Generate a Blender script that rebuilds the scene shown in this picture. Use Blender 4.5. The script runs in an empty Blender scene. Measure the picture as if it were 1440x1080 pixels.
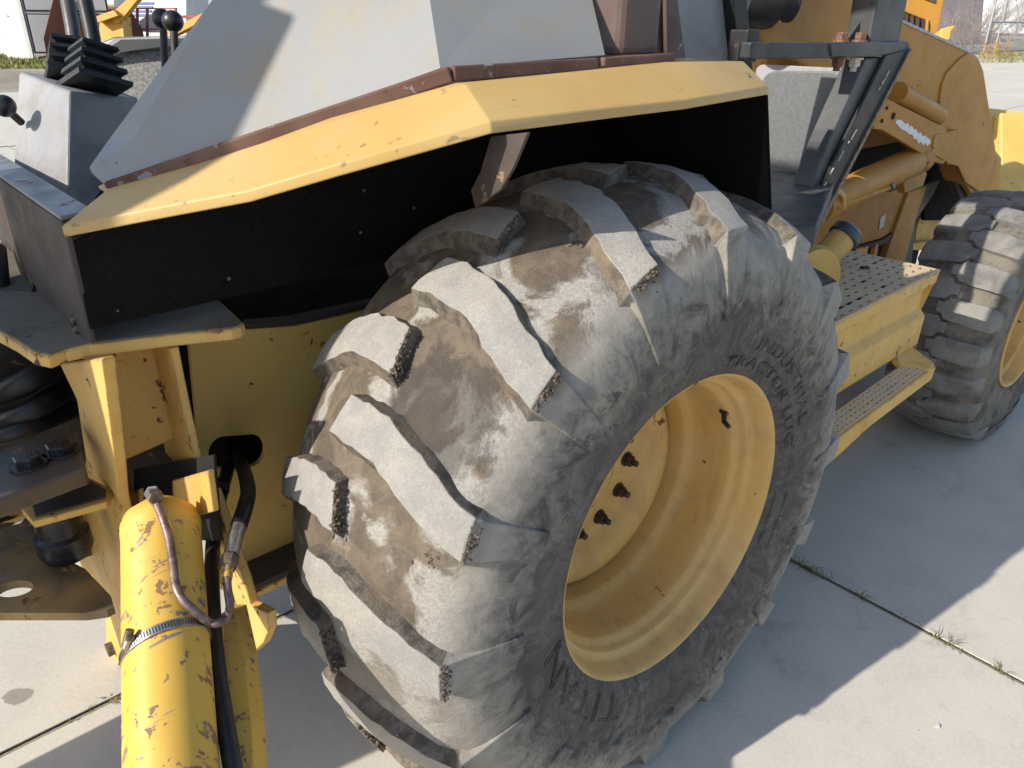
import bpy, bmesh, math, random
from mathutils import Vector, Matrix, noise as mnoise
random.seed(7)
R = math.radians
scene = bpy.context.scene
ZC = 0.625                      # height of the rear axle

# ------------------------------------------------------------------ camera
CAMP = Vector((-1.07776, -0.70725, 0.90825 + ZC))
YAW, PITCH, ROLL, FPX = 0.72528, 0.4406, 0.00719, 1064.54
fwd = Vector((math.sin(YAW)*math.cos(PITCH), math.cos(YAW)*math.cos(PITCH), -math.sin(PITCH)))
rt0 = Vector((math.cos(YAW), -math.sin(YAW), 0)); up0 = rt0.cross(fwd)
rt = rt0*math.cos(ROLL) + up0*math.sin(ROLL); upv = -rt0*math.sin(ROLL) + up0*math.cos(ROLL)
cd = bpy.data.cameras.new("camera"); cam = bpy.data.objects.new("camera", cd)
scene.collection.objects.link(cam)
cam.matrix_world = Matrix(((rt.x, upv.x, -fwd.x, CAMP.x), (rt.y, upv.y, -fwd.y, CAMP.y), (rt.z, upv.z, -fwd.z, CAMP.z), (0, 0, 0, 1)))
cd.sensor_width = 36; cd.lens = FPX*36/1440; cd.clip_end = 3000; cd.clip_start = 0.02
scene.camera = cam

# ------------------------------------------------------------------ sky, sun, exposure
SUN = Vector((-1.55, 0.25, 1.0)).normalized()
EL = math.asin(SUN.z); AZ = math.atan2(SUN.x, SUN.y)
w = bpy.data.worlds.new("World"); scene.world = w; w.use_nodes = True
nt = w.node_tree; bg = nt.nodes["Background"]
sky = nt.nodes.new("ShaderNodeTexSky"); sky.sky_type = 'NISHITA'; sky.sun_disc = False
sky.sun_elevation = EL; sky.sun_rotation = AZ; sky.air_density = 1.0; sky.dust_density = 1.0
nt.links.new(sky.outputs[0], bg.inputs[0]); bg.inputs[1].default_value = 0.15
sl = bpy.data.lights.new("sun", 'SUN'); sl.energy = 4.6; sl.angle = R(0.53); sl.color = (1.0, 0.93, 0.82)
so = bpy.data.objects.new("sun", sl); scene.collection.objects.link(so)
so.rotation_euler = SUN.to_track_quat('Z', 'Y').to_euler(); so.location = (-8, 2, 6)
scene.view_settings.view_transform = 'Standard'; scene.view_settings.look = 'None'
scene.view_settings.exposure = 0.5; scene.view_settings.gamma = 1.0
scene.view_settings.use_curve_mapping = False

# ------------------------------------------------------------------ points in space measured from the photo
def ray(x, y): return fwd + rt*((x-720)/FPX) + upv*((540-y)/FPX)
def PY(x, y, Y): d = ray(x, y); return CAMP + d*((Y-CAMP.y)/d.y)
def PX(x, y, X): d = ray(x, y); return CAMP + d*((X-CAMP.x)/d.x)
def PZ(x, y, Z): d = ray(x, y); return CAMP + d*((Z-CAMP.z)/d.z)
def PD(x, y, D): return CAMP + ray(x, y)*D
def PP(x, y, p0, n):
    d = ray(x, y); return CAMP + d*((p0-CAMP).dot(n)/d.dot(n))
def terrain(x, y): return 0.028*max(0.0, math.hypot(x, y)-13.0)
def PG(x, y):
    d = ray(x, y); t = 1.0
    while t < 400:
        p = CAMP + d*t
        if p.z <= terrain(p.x, p.y): return p
        t += 0.05
    return CAMP + d*60

# ------------------------------------------------------------------ mesh helpers
COL = scene.collection
def thing(name, label, cat, group=None, loc=(0, 0, 0), rz=0.0):
    o = bpy.data.objects.new(name, None); COL.objects.link(o); o.location = loc; o.rotation_euler.z = rz
    o.empty_display_size = 0.1
    o["label"] = label; o["category"] = cat
    if group: o["group"] = group
    return o
def finish(name, me, mats, parent=None, smooth=False, bevel=0.0, label=None, seg=2, angle=35):
    o = bpy.data.objects.new(name, me); COL.objects.link(o)
    if not isinstance(mats, (list, tuple)): mats = [mats]
    for m in mats: me.materials.append(m)
    if smooth:
        for p in me.polygons: p.use_smooth = True
    if bevel > 0:
        b = o.modifiers.new("bevel", 'BEVEL'); b.width = bevel; b.segments = seg; b.limit_method = 'ANGLE'; b.angle_limit = R(angle)
        b.harden_normals = False
    if parent: o.parent = parent
    if label: o["label"] = label
    return o
def raw(name, verts, faces, mats, parent=None, smooth=False, bevel=0.0, fm=None, label=None, recalc=True, seg=2, angle=35):
    me = bpy.data.meshes.new(name); me.from_pydata([tuple(v) for v in verts], [], faces)
    if fm:
        for p, i in zip(me.polygons, fm): p.material_index = i
    if recalc:
        bm = bmesh.new(); bm.from_mesh(me); bmesh.ops.recalc_face_normals(bm, faces=bm.faces); bm.to_mesh(me); bm.free()
    me.update()
    return finish(name, me, mats, parent, smooth, bevel, label, seg, angle)
def prism_vf(pts, vec):
    n = len(pts); vec = Vector(vec); v = [Vector(p) for p in pts] + [Vector(p)+vec for p in pts]
    f = [list(range(n)), list(range(2*n-1, n-1, -1))] + [[i, (i+1) % n, n+(i+1) % n, n+i] for i in range(n)]
    return v, f
def prism(name, pts, vec, mat, parent=None, bevel=0.002, smooth=False, label=None, seg=2):
    v, f = prism_vf(pts, vec); return raw(name, v, f, mat, parent, smooth, bevel, label=label, seg=seg)
def frame(d):
    d = Vector(d).normalized(); a = Vector((0, 0, 1)) if abs(d.z) < 0.9 else Vector((1, 0, 0))
    s = d.cross(a).normalized(); return d, s, s.cross(d).normalized()
def tube_vf(path, rad, seg=14, cap=True, off=0):
    path = [Vector(p) for p in path]; n = len(path); v = []; f = []
    rs = rad if isinstance(rad, (list, tuple)) else [rad]*n
    prev = None
    for i, p in enumerate(path):
        d = (path[min(i+1, n-1)]-path[max(i-1, 0)])
        if d.length < 1e-9: d = Vector((0, 0, 1))
        d.normalize()
        if prev is None: _, s, u = frame(d)
        else:
            s = (prev - d*prev.dot(d)).normalized(); u = s.cross(d)
        prev = s
        for k in range(seg):
            a = 2*math.pi*k/seg; v.append(p + (s*math.cos(a)+u*math.sin(a))*rs[i])
    for i in range(n-1):
        for k in range(seg):
            f.append([off+i*seg+k, off+i*seg+(k+1) % seg, off+(i+1)*seg+(k+1) % seg, off+(i+1)*seg+k])
    if cap: f += [[off+k for k in range(seg)][::-1], [off+(n-1)*seg+k for k in range(seg)]]
    return v, f
def smoothpath(pts, n=6):
    pts = [Vector(p) for p in pts]; out = []
    for i in range(len(pts)-1):
        p0 = pts[max(i-1, 0)]; p1 = pts[i]; p2 = pts[i+1]; p3 = pts[min(i+2, len(pts)-1)]
        for k in range(n):
            t = k/n; out.append(0.5*((2*p1)+(p2-p0)*t+(2*p0-5*p1+4*p2-p3)*t*t+(3*p1-p0-3*p2+p3)*t**3))
    out.append(pts[-1]); return out
def autosmooth(o, ang=40):
    me = o.data
    for p in me.polygons: p.use_smooth = True
    try: me.set_sharp_from_angle(angle=R(ang))
    except Exception: pass
    return o
def tube(name, path, rad, mat, parent=None, seg=16, bevel=0.0, label=None):
    v, f = tube_vf(path, rad, seg); o = raw(name, v, f, mat, parent, bevel=bevel, label=label); return autosmooth(o, 50)
def lathe(name, prof, c, axis, mat, parent=None, seg=64, smooth=True, closed=False, label=None, ang=35, start=0.0, cap0=True):
    """prof: (along axis, radius)"""
    d, s, u = frame(axis); c = Vector(c); v = []; f = []; n = len(prof)
    for k in range(seg):
        a = 2*math.pi*k/seg + start; e = s*math.cos(a)+u*math.sin(a)
        for (h, r) in prof: v.append(c + d*h + e*r)
    m = n if closed else n-1
    for k in range(seg):
        for i in range(m):
            f.append([k*n+i, k*n+(i+1) % n, ((k+1) % seg)*n+(i+1) % n, ((k+1) % seg)*n+i])
    if not closed:
        if prof[0][1] > 1e-6 and cap0: f.append([k*n for k in range(seg)])
        if prof[-1][1] > 1e-6: f.append([k*n+n-1 for k in range(seg)][::-1])
    o = raw(name, v, f, mat, parent, label=label)
    if smooth: autosmooth(o, ang)
    return o
def beam(name, p0, p1, wd, ht, mat, parent=None, upd=(0, 0, 1), bevel=0.003, label=None):
    p0 = Vector(p0); p1 = Vector(p1); d = (p1-p0).normalized(); s = d.cross(Vector(upd)).normalized(); u = s.cross(d)
    q = [p0+s*(a*wd/2)+u*(b*ht/2) for a, b in ((-1, -1), (1, -1), (1, 1), (-1, 1))]
    return prism(name, q, p1-p0, mat, parent, bevel, label=label)
def block(name, lo, hi, mat, parent=None, bevel=0.003, label=None):
    x0, y0, z0 = lo; x1, y1, z1 = hi
    return prism(name, [(x0, y0, z0), (x1, y0, z0), (x1, y1, z0), (x0, y1, z0)], (0, 0, z1-z0), mat, parent, bevel, label=label)
def hexnut(name, c, axis, rad, h, mat, parent=None, shank=0.0, washer=True):
    d, s, u = frame(axis); c = Vector(c); v = []; f = []
    def ring(r, z, n, a0=0.0):
        b = len(v)
        for k in range(n):
            a = 2*math.pi*k/n+a0; v.append(c+d*z+(s*math.cos(a)+u*math.sin(a))*r)
        return list(range(b, b+n))
    def loft(a, b):
        n = len(a)
        for k in range(n): f.append([a[k], a[(k+1) % n], b[(k+1) % n], b[k]])
    z = 0
    if washer:
        a = ring(rad*1.35, -0.002, 18); b = ring(rad*1.3, rad*0.22, 18); loft(a, b); f.append(b); f.append(a[::-1]); z = rad*0.22
    a = ring(rad, z-0.001, 6); b = ring(rad, z+h*0.85, 6); cc = ring(rad*0.88, z+h, 6); loft(a, b); loft(b, cc); f.append(cc); f.append(a[::-1])
    if shank:
        a = ring(rad*0.55, z+h-0.002, 12); b = ring(rad*0.55, z+h+shank, 12); loft(a, b); f.append(b); f.append(a[::-1])
    return raw(name, v, f, mat, parent)

# ------------------------------------------------------------------ material helpers
class NT:
    def __init__(s, name):
        s.m = bpy.data.materials.new(name); s.m.use_nodes = True; s.t = s.m.node_tree; s.t.nodes.clear()
        s.out = s.n("ShaderNodeOutputMaterial"); s.b = s.n("ShaderNodeBsdfPrincipled"); s.l(s.b.outputs[0], s.out.inputs[0])
        s.geo = s.n("ShaderNodeNewGeometry"); s.pos = s.geo.outputs["Position"]
    def n(s, t): return s.t.nodes.new(t)
    def l(s, a, b): s.t.links.new(a, b)
    def put(s, inp, v):
        if isinstance(v, (int, float)): inp.default_value = v
        elif isinstance(v, (tuple, list)):
            inp.default_value = (tuple(v)+(1.0,))[:4] if inp.type == 'RGBA' else tuple(v)[:3]
        else: s.l(v, inp)
    def mapv(s, scale=(1, 1, 1), loc=(0, 0, 0), rot=(0, 0, 0), vec=None):
        m = s.n("ShaderNodeMapping"); s.l(vec or s.pos, m.inputs[0]); m.inputs["Scale"].default_value = scale
        m.inputs["Location"].default_value = loc; m.inputs["Rotation"].default_value = rot; return m.outputs[0]
    def noise(s, scale=5, detail=4, rough=0.55, dist=0.0, vec=None):
        k = s.n("ShaderNodeTexNoise"); s.l(vec or s.pos, k.inputs["Vector"]); k.inputs["Scale"].default_value = scale
        k.inputs["Detail"].default_value = detail; k.inputs["Roughness"].default_value = rough; k.inputs["Distortion"].default_value = dist
        return k.outputs[0]
    def vor(s, scale=20, feature='F1', vec=None, rnd=1.0):
        k = s.n("ShaderNodeTexVoronoi"); k.feature = feature; s.l(vec or s.pos, k.inputs["Vector"]); k.inputs["Scale"].default_value = scale
        k.inputs["Randomness"].default_value = rnd; return k.outputs[0]
    def ramp(s, fac, a, b, ca=0.0, cb=1.0):
        k = s.n("ShaderNodeMapRange"); k.interpolation_type = 'SMOOTHSTEP'; s.put(k.inputs[0], fac)
        for i, v in enumerate((a, b, ca, cb)): s.put(k.inputs[i+1], v)
        return k.outputs[0]
    def mix(s, fac, a, b, mode='MIX'):
        k = s.n("ShaderNodeMix"); k.data_type = 'RGBA'; k.blend_type = mode; s.put(k.inputs[0], fac); s.put(k.inputs[6], a); s.put(k.inputs[7], b)
        return k.outputs[2]
    def mth(s, op, a, b=0.0, c=0.0):
        k = s.n("ShaderNodeMath"); k.operation = op; s.put(k.inputs[0], a); s.put(k.inputs[1], b); s.put(k.inputs[2], c); return k.outputs[0]
    def sep(s, vec=None):
        k = s.n("ShaderNodeSeparateXYZ"); s.l(vec or s.pos, k.inputs[0]); return k.outputs
    def dist(s, p):
        k = s.n("ShaderNodeVectorMath"); k.operation = 'DISTANCE'; s.l(s.pos, k.inputs[0]); k.inputs[1].default_value = tuple(p); return k.outputs["Value"]
    def edge(s, rad=0.006):
        b = s.n("ShaderNodeBevel"); b.samples = 2; b.inputs[0].default_value = rad
        k = s.n("ShaderNodeVectorMath"); k.operation = 'DOT_PRODUCT'; s.l(b.outputs[0], k.inputs[0]); s.l(s.geo.outputs["Normal"], k.inputs[1])
        return s.mth('SUBTRACT', 1.0, k.outputs["Value"])
    def bump(s, h, strength=0.3, d=0.002, nrm=None):
        k = s.n("ShaderNodeBump"); k.inputs["Strength"].default_value = strength; k.inputs["Distance"].default_value = d
        s.put(k.inputs["Height"], h)
        if nrm: s.l(nrm, k.inputs["Normal"])
        return k.outputs[0]
    def done(s, col, rough=0.5, metal=0.0, nrm=None, spec=0.5, coat=0.0):
        s.put(s.b.inputs["Base Color"], col); s.put(s.b.inputs["Roughness"], rough); s.put(s.b.inputs["Metallic"], metal)
        s.put(s.b.inputs["Specular IOR Level"], spec)
        if nrm: s.l(nrm, s.b.inputs["Normal"])
        return s.m

def paint(name, c1, c2, chip=0.5, chipcol=(0.075, 0.06, 0.055), rust=(0.16, 0.06, 0.03), dirt=0.35, dirtcol=(0.20, 0.15, 0.09), rough=0.45,
          stretch=(1, 1, 1), edgew=0.0, scale=1.0, metal=0.0, streak=0.0, dust=None, scratch=0.0, spec=0.32):
    """old machine paint: fading, chips down to primer, edge wear, grime"""
    t = NT(name)
    big = t.noise(3.0*scale, 3); mid = t.noise(17*scale, 5, 0.6); col = t.mix(t.ramp(big, 0.35, 0.65), c1, c2)
    grime = t.mth('MULTIPLY', t.ramp(t.noise(7*scale, 6, 0.65, 0.6), 0.45, 0.72), dirt); col = t.mix(grime, col, dirtcol)
    if streak:
        sv = t.mapv((26, 26, 1.6)); col = t.mix(t.mth('MULTIPLY', t.ramp(t.noise(1.0, 4, 0.6, 0, sv), 0.52, 0.72), streak), col, dirtcol)
    fine = t.noise(160*scale, 3)
    if dust is None: dust = 0.07 if max(c1) > 0.2 else 0.012
    col = t.mix(t.ramp(fine, 0.2, 0.8, 0.0, dust), col, (0.5, 0.45, 0.36))
    mv = t.mapv(stretch); a = t.noise(38*scale, 6, 0.62, 0.3, mv); b = t.noise(9*scale, 3, 0.5, 0, mv)
    e = t.mth('MULTIPLY', t.edge(0.007), 0.9*edgew) if edgew >= 0.9 else 0.0
    v = t.mth('ADD', t.mth('ADD', t.mth('MULTIPLY', a, 0.62), t.mth('MULTIPLY', b, 0.38)), t.mth('MULTIPLY', e, 0.5))
    thr = 0.665-0.115*chip
    cm = t.ramp(v, thr, thr+0.010); halo = t.ramp(v, thr-0.02, thr)
    col = t.mix(t.mth('MULTIPLY', halo, 0.35), col, rust); col = t.mix(cm, col, t.mix(t.ramp(mid, 0.4, 0.6), chipcol, rust))
    if scratch:
        for sv_, sr in (((2.0, 60, 60), (0.3, 0.5, 0.4)), ((3.0, 55, 55), (1.1, 0.2, 1.3))):
            mm = t.mapv(sv_, rot=sr); sc_ = t.ramp(t.noise(1.0, 3, 0.5, 0, mm), 0.69, 0.73); col = t.mix(t.mth('MULTIPLY', sc_, scratch), col, chipcol)
    # small pitted specks
    sp = t.ramp(t.vor(95*scale), 0.10, 0.05); sm = t.ramp(t.noise(13*scale, 2, 0.5, 0, t.mapv(loc=(3, 1, 2))), 0.55, 0.62)
    col = t.mix(t.mth('MULTIPLY', t.mth('MULTIPLY', sp, sm), min(1.0, chip*1.5)), col, chipcol)
    nb = t.bump(t.mth('ADD', t.mth('MULTIPLY', cm, -1.0), t.mth('MULTIPLY', mid, 0.5)), 0.35, 0.0012)
    rg = t.mth('ADD', t.mth('ADD', t.mth('MULTIPLY', cm, 0.3), t.mth('MULTIPLY', grime, 0.35)), t.ramp(mid, 0.2, 0.8, rough-0.08, rough+0.12))
    return t.done(col, rg, metal, nb, spec)

yellow_fender = paint("faded_yellow_paint", (0.465, 0.30, 0.092), (0.505, 0.345, 0.13), chip=0.26, dirt=0.5, dirtcol=(0.44, 0.28, 0.13), rough=0.42, rust=(0.22, 0.10, 0.06), scratch=0.5)
yellow_frame = paint("chipped_yellow_frame_paint", (0.60, 0.36, 0.075), (0.64, 0.41, 0.12), edgew=1.0, chip=0.45, dirt=0.45, dirtcol=(0.36, 0.22, 0.085), rough=0.5, streak=0.3)
yellow_cyl = paint("scuffed_yellow_cylinder_paint", (0.62, 0.37, 0.05), (0.64, 0.40, 0.085), chip=0.85, dirt=0.4, dirtcol=(0.36, 0.2, 0.06), rough=0.52, stretch=(1.5, 1.5, 0.5), chipcol=(0.17, 0.14, 0.14), rust=(0.26, 0.14, 0.06), edgew=0.6, scratch=0.8)
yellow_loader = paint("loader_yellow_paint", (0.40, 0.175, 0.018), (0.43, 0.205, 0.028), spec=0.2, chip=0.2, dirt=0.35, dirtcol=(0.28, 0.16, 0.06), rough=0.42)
yellow_rim = paint("rim_yellow_paint", (0.60, 0.36, 0.10), (0.60, 0.39, 0.15), chip=0.22, dirt=0.5, dirtcol=(0.36, 0.21, 0.09), rough=0.45, edgew=0.5, streak=0.4)
yellow_side = paint("lightened_chassis_yellow", (0.70, 0.44, 0.105), (0.74, 0.49, 0.15), chip=0.3, dirt=0.3, dirtcol=(0.5, 0.30, 0.11), rough=0.5, streak=0.25)  # lighter copy of the frame yellow, making up for missing bounced light
yellow_bucket = paint("bucket_yellow_paint", (0.60, 0.38, 0.09), (0.64, 0.44, 0.13), chip=0.3, dirt=0.3, rough=0.5)
black_paint = paint("worn_black_paint", (0.016, 0.016, 0.018), (0.026, 0.026, 0.028), chip=0.22, chipcol=(0.10, 0.085, 0.075), rust=(0.07, 0.035, 0.022), dirt=0.3, dirtcol=(0.075, 0.068, 0.06), rough=0.42)
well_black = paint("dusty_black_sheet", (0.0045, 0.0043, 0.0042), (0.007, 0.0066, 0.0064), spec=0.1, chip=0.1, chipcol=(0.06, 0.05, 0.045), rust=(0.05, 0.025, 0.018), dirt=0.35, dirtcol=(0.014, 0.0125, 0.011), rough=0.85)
black_dusty = paint("sun_faded_black_paint", (0.026, 0.028, 0.032), (0.07, 0.073, 0.077), chip=0.35, chipcol=(0.16, 0.15, 0.14), rust=(0.12, 0.06, 0.04), dirt=0.5, dirtcol=(0.15, 0.142, 0.13), rough=0.42)
plate_brown = paint("rusty_dark_plate", (0.035, 0.024, 0.02), (0.06, 0.05, 0.048), chip=0.55, chipcol=(0.20, 0.15, 0.09), rust=(0.10, 0.04, 0.025), dirt=0.6, dirtcol=(0.10, 0.07, 0.05), rough=0.6, streak=0.4)
rust_bar = paint("rusty_steel", (0.11, 0.055, 0.04), (0.17, 0.10, 0.075), chip=0.65, chipcol=(0.24, 0.235, 0.24), rust=(0.13, 0.05, 0.028), dirt=0.4, dirtcol=(0.06, 0.035, 0.028), rough=0.65, edgew=0.5, scale=1.6)
rust_post = paint("rust_streaked_post_paint", (0.12, 0.075, 0.06), (0.09, 0.075, 0.075), chip=0.5, chipcol=(0.30, 0.27, 0.24), rust=(0.16, 0.06, 0.035), dirt=0.6, dirtcol=(0.10, 0.05, 0.035), rough=0.55, streak=0.6)
grey_paint = paint("chalky_grey_paint", (0.235, 0.238, 0.24), (0.28, 0.28, 0.275), chip=0.10, chipcol=(0.16, 0.15, 0.15), rust=(0.36, 0.28, 0.18), dirt=0.85, dirtcol=(0.31, 0.255, 0.16), rough=0.5, edgew=0.4, scale=0.7, streak=0.35, scratch=0.15)
grey_dark = paint("grey_console_paint", (0.24, 0.245, 0.26), (0.30, 0.30, 0.31), chip=0.15, chipcol=(0.14, 0.12, 0.11), rust=(0.25, 0.18, 0.14), dirt=0.7, dirtcol=(0.17, 0.15, 0.13), rough=0.5, streak=0.35, scratch=0.3)
grey_light = paint("pale_grey_panel_paint", (0.46, 0.455, 0.44), (0.52, 0.51, 0.49), chip=0.1, chipcol=(0.2, 0.18, 0.16), rust=(0.4, 0.3, 0.22), dirt=0.25, dirtcol=(0.36, 0.32, 0.27), rough=0.55)
rusty_bucket = paint("rust_brown_bucket_paint", (0.15, 0.055, 0.03), (0.10, 0.035, 0.022), chip=0.3, chipcol=(0.2, 0.1, 0.06), dirt=0.4, dirtcol=(0.08, 0.035, 0.025), rough=0.7, scale=0.25)
white_paint = paint("container_white_paint", (0.74, 0.73, 0.68), (0.68, 0.67, 0.62), chip=0.1, dirt=0.25, dirtcol=(0.5, 0.45, 0.36), rough=0.55, scale=0.2)
lav_grey = paint("container_grey_paint", (0.30, 0.30, 0.32), (0.33, 0.33, 0.34), chip=0.05, dirt=0.2, rough=0.55, scale=0.2)

def plain(name, c, rough=0.5, metal=0.0, var=0.25, scale=30, bump=0.2, spec=0.5):
    t = NT(name); a = t.noise(scale, 5, 0.6); b = t.noise(scale*6, 3)
    col = t.mix(t.ramp(a, 0.3, 0.7), tuple(k*(1-var) for k in c), tuple(k*(1+var) for k in c))
    return t.done(col, t.ramp(b, 0.2, 0.8, max(0.05, rough-0.1), min(1, rough+0.1)), metal, t.bump(t.mth('ADD', a, b), bump, 0.001), spec)
hose_rubber = plain("black_hose_rubber", (0.014, 0.014, 0.015), 0.42, 0, 0.4, 60)
knob_plastic = plain("black_plastic_knob", (0.018, 0.018, 0.02), 0.38, 0, 0.4, 80)
boot_rubber = plain("faded_rubber_boot", (0.02, 0.021, 0.024), 0.5, 0, 0.5, 50)
steel = plain("bright_worn_steel", (0.42, 0.41, 0.39), 0.38, 0.9, 0.2, 120)
dull_steel = plain("dull_grimy_steel", (0.16, 0.13, 0.10), 0.5, 0.7, 0.45, 90, 0.4)
rust_bolt = plain("rusted_bolt_steel", (0.16, 0.085, 0.055), 0.7, 0.2, 0.4, 150, 0.5)
pale_bolt = plain("zinc_bolt_steel", (0.52, 0.48, 0.42), 0.55, 0.3, 0.25, 150, 0.4)
nut_steel = plain("dark_wheel_nut_steel", (0.055, 0.04, 0.032), 0.5, 0.4, 0.5, 160, 0.4)
chrome = plain("chromed_rod", (0.62, 0.64, 0.68), 0.12, 1.0, 0.05, 20, 0.05)
zinc_pipe = plain("bare_hydraulic_line_steel", (0.19, 0.13, 0.115), 0.45, 0.45, 0.45, 70, 0.3)
seat_vinyl = plain("weathered_grey_seat_vinyl", (0.20, 0.195, 0.185), 0.75, 0, 0.4, 130, 0.8)
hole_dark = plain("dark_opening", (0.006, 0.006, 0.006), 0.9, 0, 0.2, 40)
grease = plain("grease_black", (0.012, 0.012, 0.016), 0.25, 0, 0.5, 60, 0.6)

# ------------------------------------------------------------------ ground materials
def concrete(name):
    t = NT(name); big = t.noise(0.55, 5, 0.6); mid = t.noise(6, 6, 0.62, 0.3); fine = t.noise(85, 6, 0.7); grit = t.noise(420, 2)
    col = t.mix(t.ramp(big, 0.3, 0.7), (0.45, 0.418, 0.362), (0.51, 0.475, 0.412)); col = t.mix(t.ramp(mid, 0.42, 0.75, 0, 0.45), col, (0.345, 0.325, 0.29))
    col = t.mix(t.ramp(fine, 0.35, 0.7, 0, 0.45), col, (0.58, 0.55, 0.49)); col = t.mix(t.ramp(grit, 0.55, 0.75, 0, 0.32), col, (0.2, 0.19, 0.17))
    pit = t.mth('MULTIPLY', t.ramp(t.vor(36), 0.075, 0.035), t.ramp(t.noise(5, 2, 0.5, 0, t.mapv(loc=(7, 3, 1))), 0.5, 0.6)); col = t.mix(pit, col, (0.15, 0.14, 0.125))
    st = t.dist(PZ(24, 979, 0.0)); stn = t.ramp(t.mth('ADD', st, t.mth('MULTIPLY', t.noise(24, 3), 0.05)), 0.060, 0.053)
    col = t.mix(t.mth('MULTIPLY', stn, 0.62), col, (0.13, 0.115, 0.095))
    # tyre drag marks and old drips
    dr = t.ramp(t.noise(3.1, 5, 0.65, 1.2), 0.58, 0.76, 0, 0.4); col = t.mix(dr, col, (0.24, 0.225, 0.20))
    h = t.mth('ADD', t.mth('ADD', t.mth('MULTIPLY', fine, 0.6), t.mth('MULTIPLY', grit, 0.25)), t.mth('MULTIPLY', pit, -1.2))
    return t.done(col, t.ramp(mid, 0.3, 0.7, 0.82, 0.93), 0, t.bump(h, 0.28, 0.0016), 0.3)
concrete_m = concrete("weathered_concrete")
def soil(name):
    t = NT(name); a = t.noise(0.25, 6, 0.65); b = t.noise(9, 5, 0.6); col = t.mix(t.ramp(a, 0.35, 0.6), (0.36, 0.325, 0.275), (0.24, 0.205, 0.155))
    col = t.mix(t.ramp(b, 0.4, 0.7, 0, 0.5), col, (0.15, 0.13, 0.085)); return t.done(col, 0.95, 0, t.bump(b, 0.6, 0.02), 0.2)
soil_m = soil("dry_yard_dirt")
joint_m = plain("joint_dirt", (0.12, 0.095, 0.07), 0.95, 0, 0.5, 60, 0.8)

# ------------------------------------------------------------------ ground
def ground_mesh():
    vs = []; fs = []; rs = [0.0, 6, 12, 13, 16, 20, 26, 34, 45, 60, 90, 150, 300]; n = 72
    vs.append((0, 0, -0.005))
    for r in rs[1:]:
        for k in range(n):
            a = 2*math.pi*k/n; x, y = r*math.cos(a), r*math.sin(a); vs.append((x, y, terrain(x, y) - 0.005))
    for k in range(n): fs.append([0, 1+k, 1+(k+1) % n])
    for i in range(len(rs)-2):
        for k in range(n): fs.append([1+i*n+k, 1+(i+1)*n+k, 1+(i+1)*n+(k+1) % n, 1+i*n+(k+1) % n])
    o = raw("ground", vs, fs, soil_m); o["kind"] = "structure"; o["label"] = "pale dry dirt yard rising gently away behind the machine"; o["category"] = "ground"
    autosmooth(o, 30)
ground_mesh()
pav = thing("pavement", "pale weathered concrete pavement in big square slabs under the backhoe", "pavement"); pav["kind"] = "structure"
SL = 3.66; GAP = 0.0045
def slab_mesh():
    h = SL/2-GAP; bm = bmesh.new(); bmesh.ops.create_grid(bm, x_segments=1, y_segments=1, size=h)
    g = bmesh.ops.extrude_face_region(bm, geom=bm.faces[:]); 
    for v in [e for e in g["geom"] if isinstance(e, bmesh.types.BMVert)]: v.co.z -= 0.10
    bmesh.ops.recalc_face_normals(bm, faces=bm.faces)
    bmesh.ops.bevel(bm, geom=[e for e in bm.edges if e.verts[0].co.z > -0.01 and e.verts[1].co.z > -0.01], offset=0.005, segments=2, affect='EDGES')
    me = bpy.data.meshes.new("slab"); bm.to_mesh(me); bm.free(); me.materials.append(concrete_m); return me
sm = slab_mesh()
for i in range(-2, 9):
    for j in range(-2, 6):
        cx = 0.885 + (i+0.5)*SL; cy = 0.985 + (j-0.5)*SL
        dmax = math.hypot(cx, cy)
        o = bpy.data.objects.new("slab", sm); COL.objects.link(o); o.parent = pav
        tz = terrain(cx, cy) + (0.03 if dmax > 11 else 0); o.location = (cx, cy, tz)
        if dmax > 11:
            dx = (terrain(cx+1.8, cy)-terrain(cx-1.8, cy))/3.6; dy = (terrain(cx, cy+1.8)-terrain(cx, cy-1.8))/3.6
            o.rotation_euler = (math.atan(dy), -math.atan(dx), 0)
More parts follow.
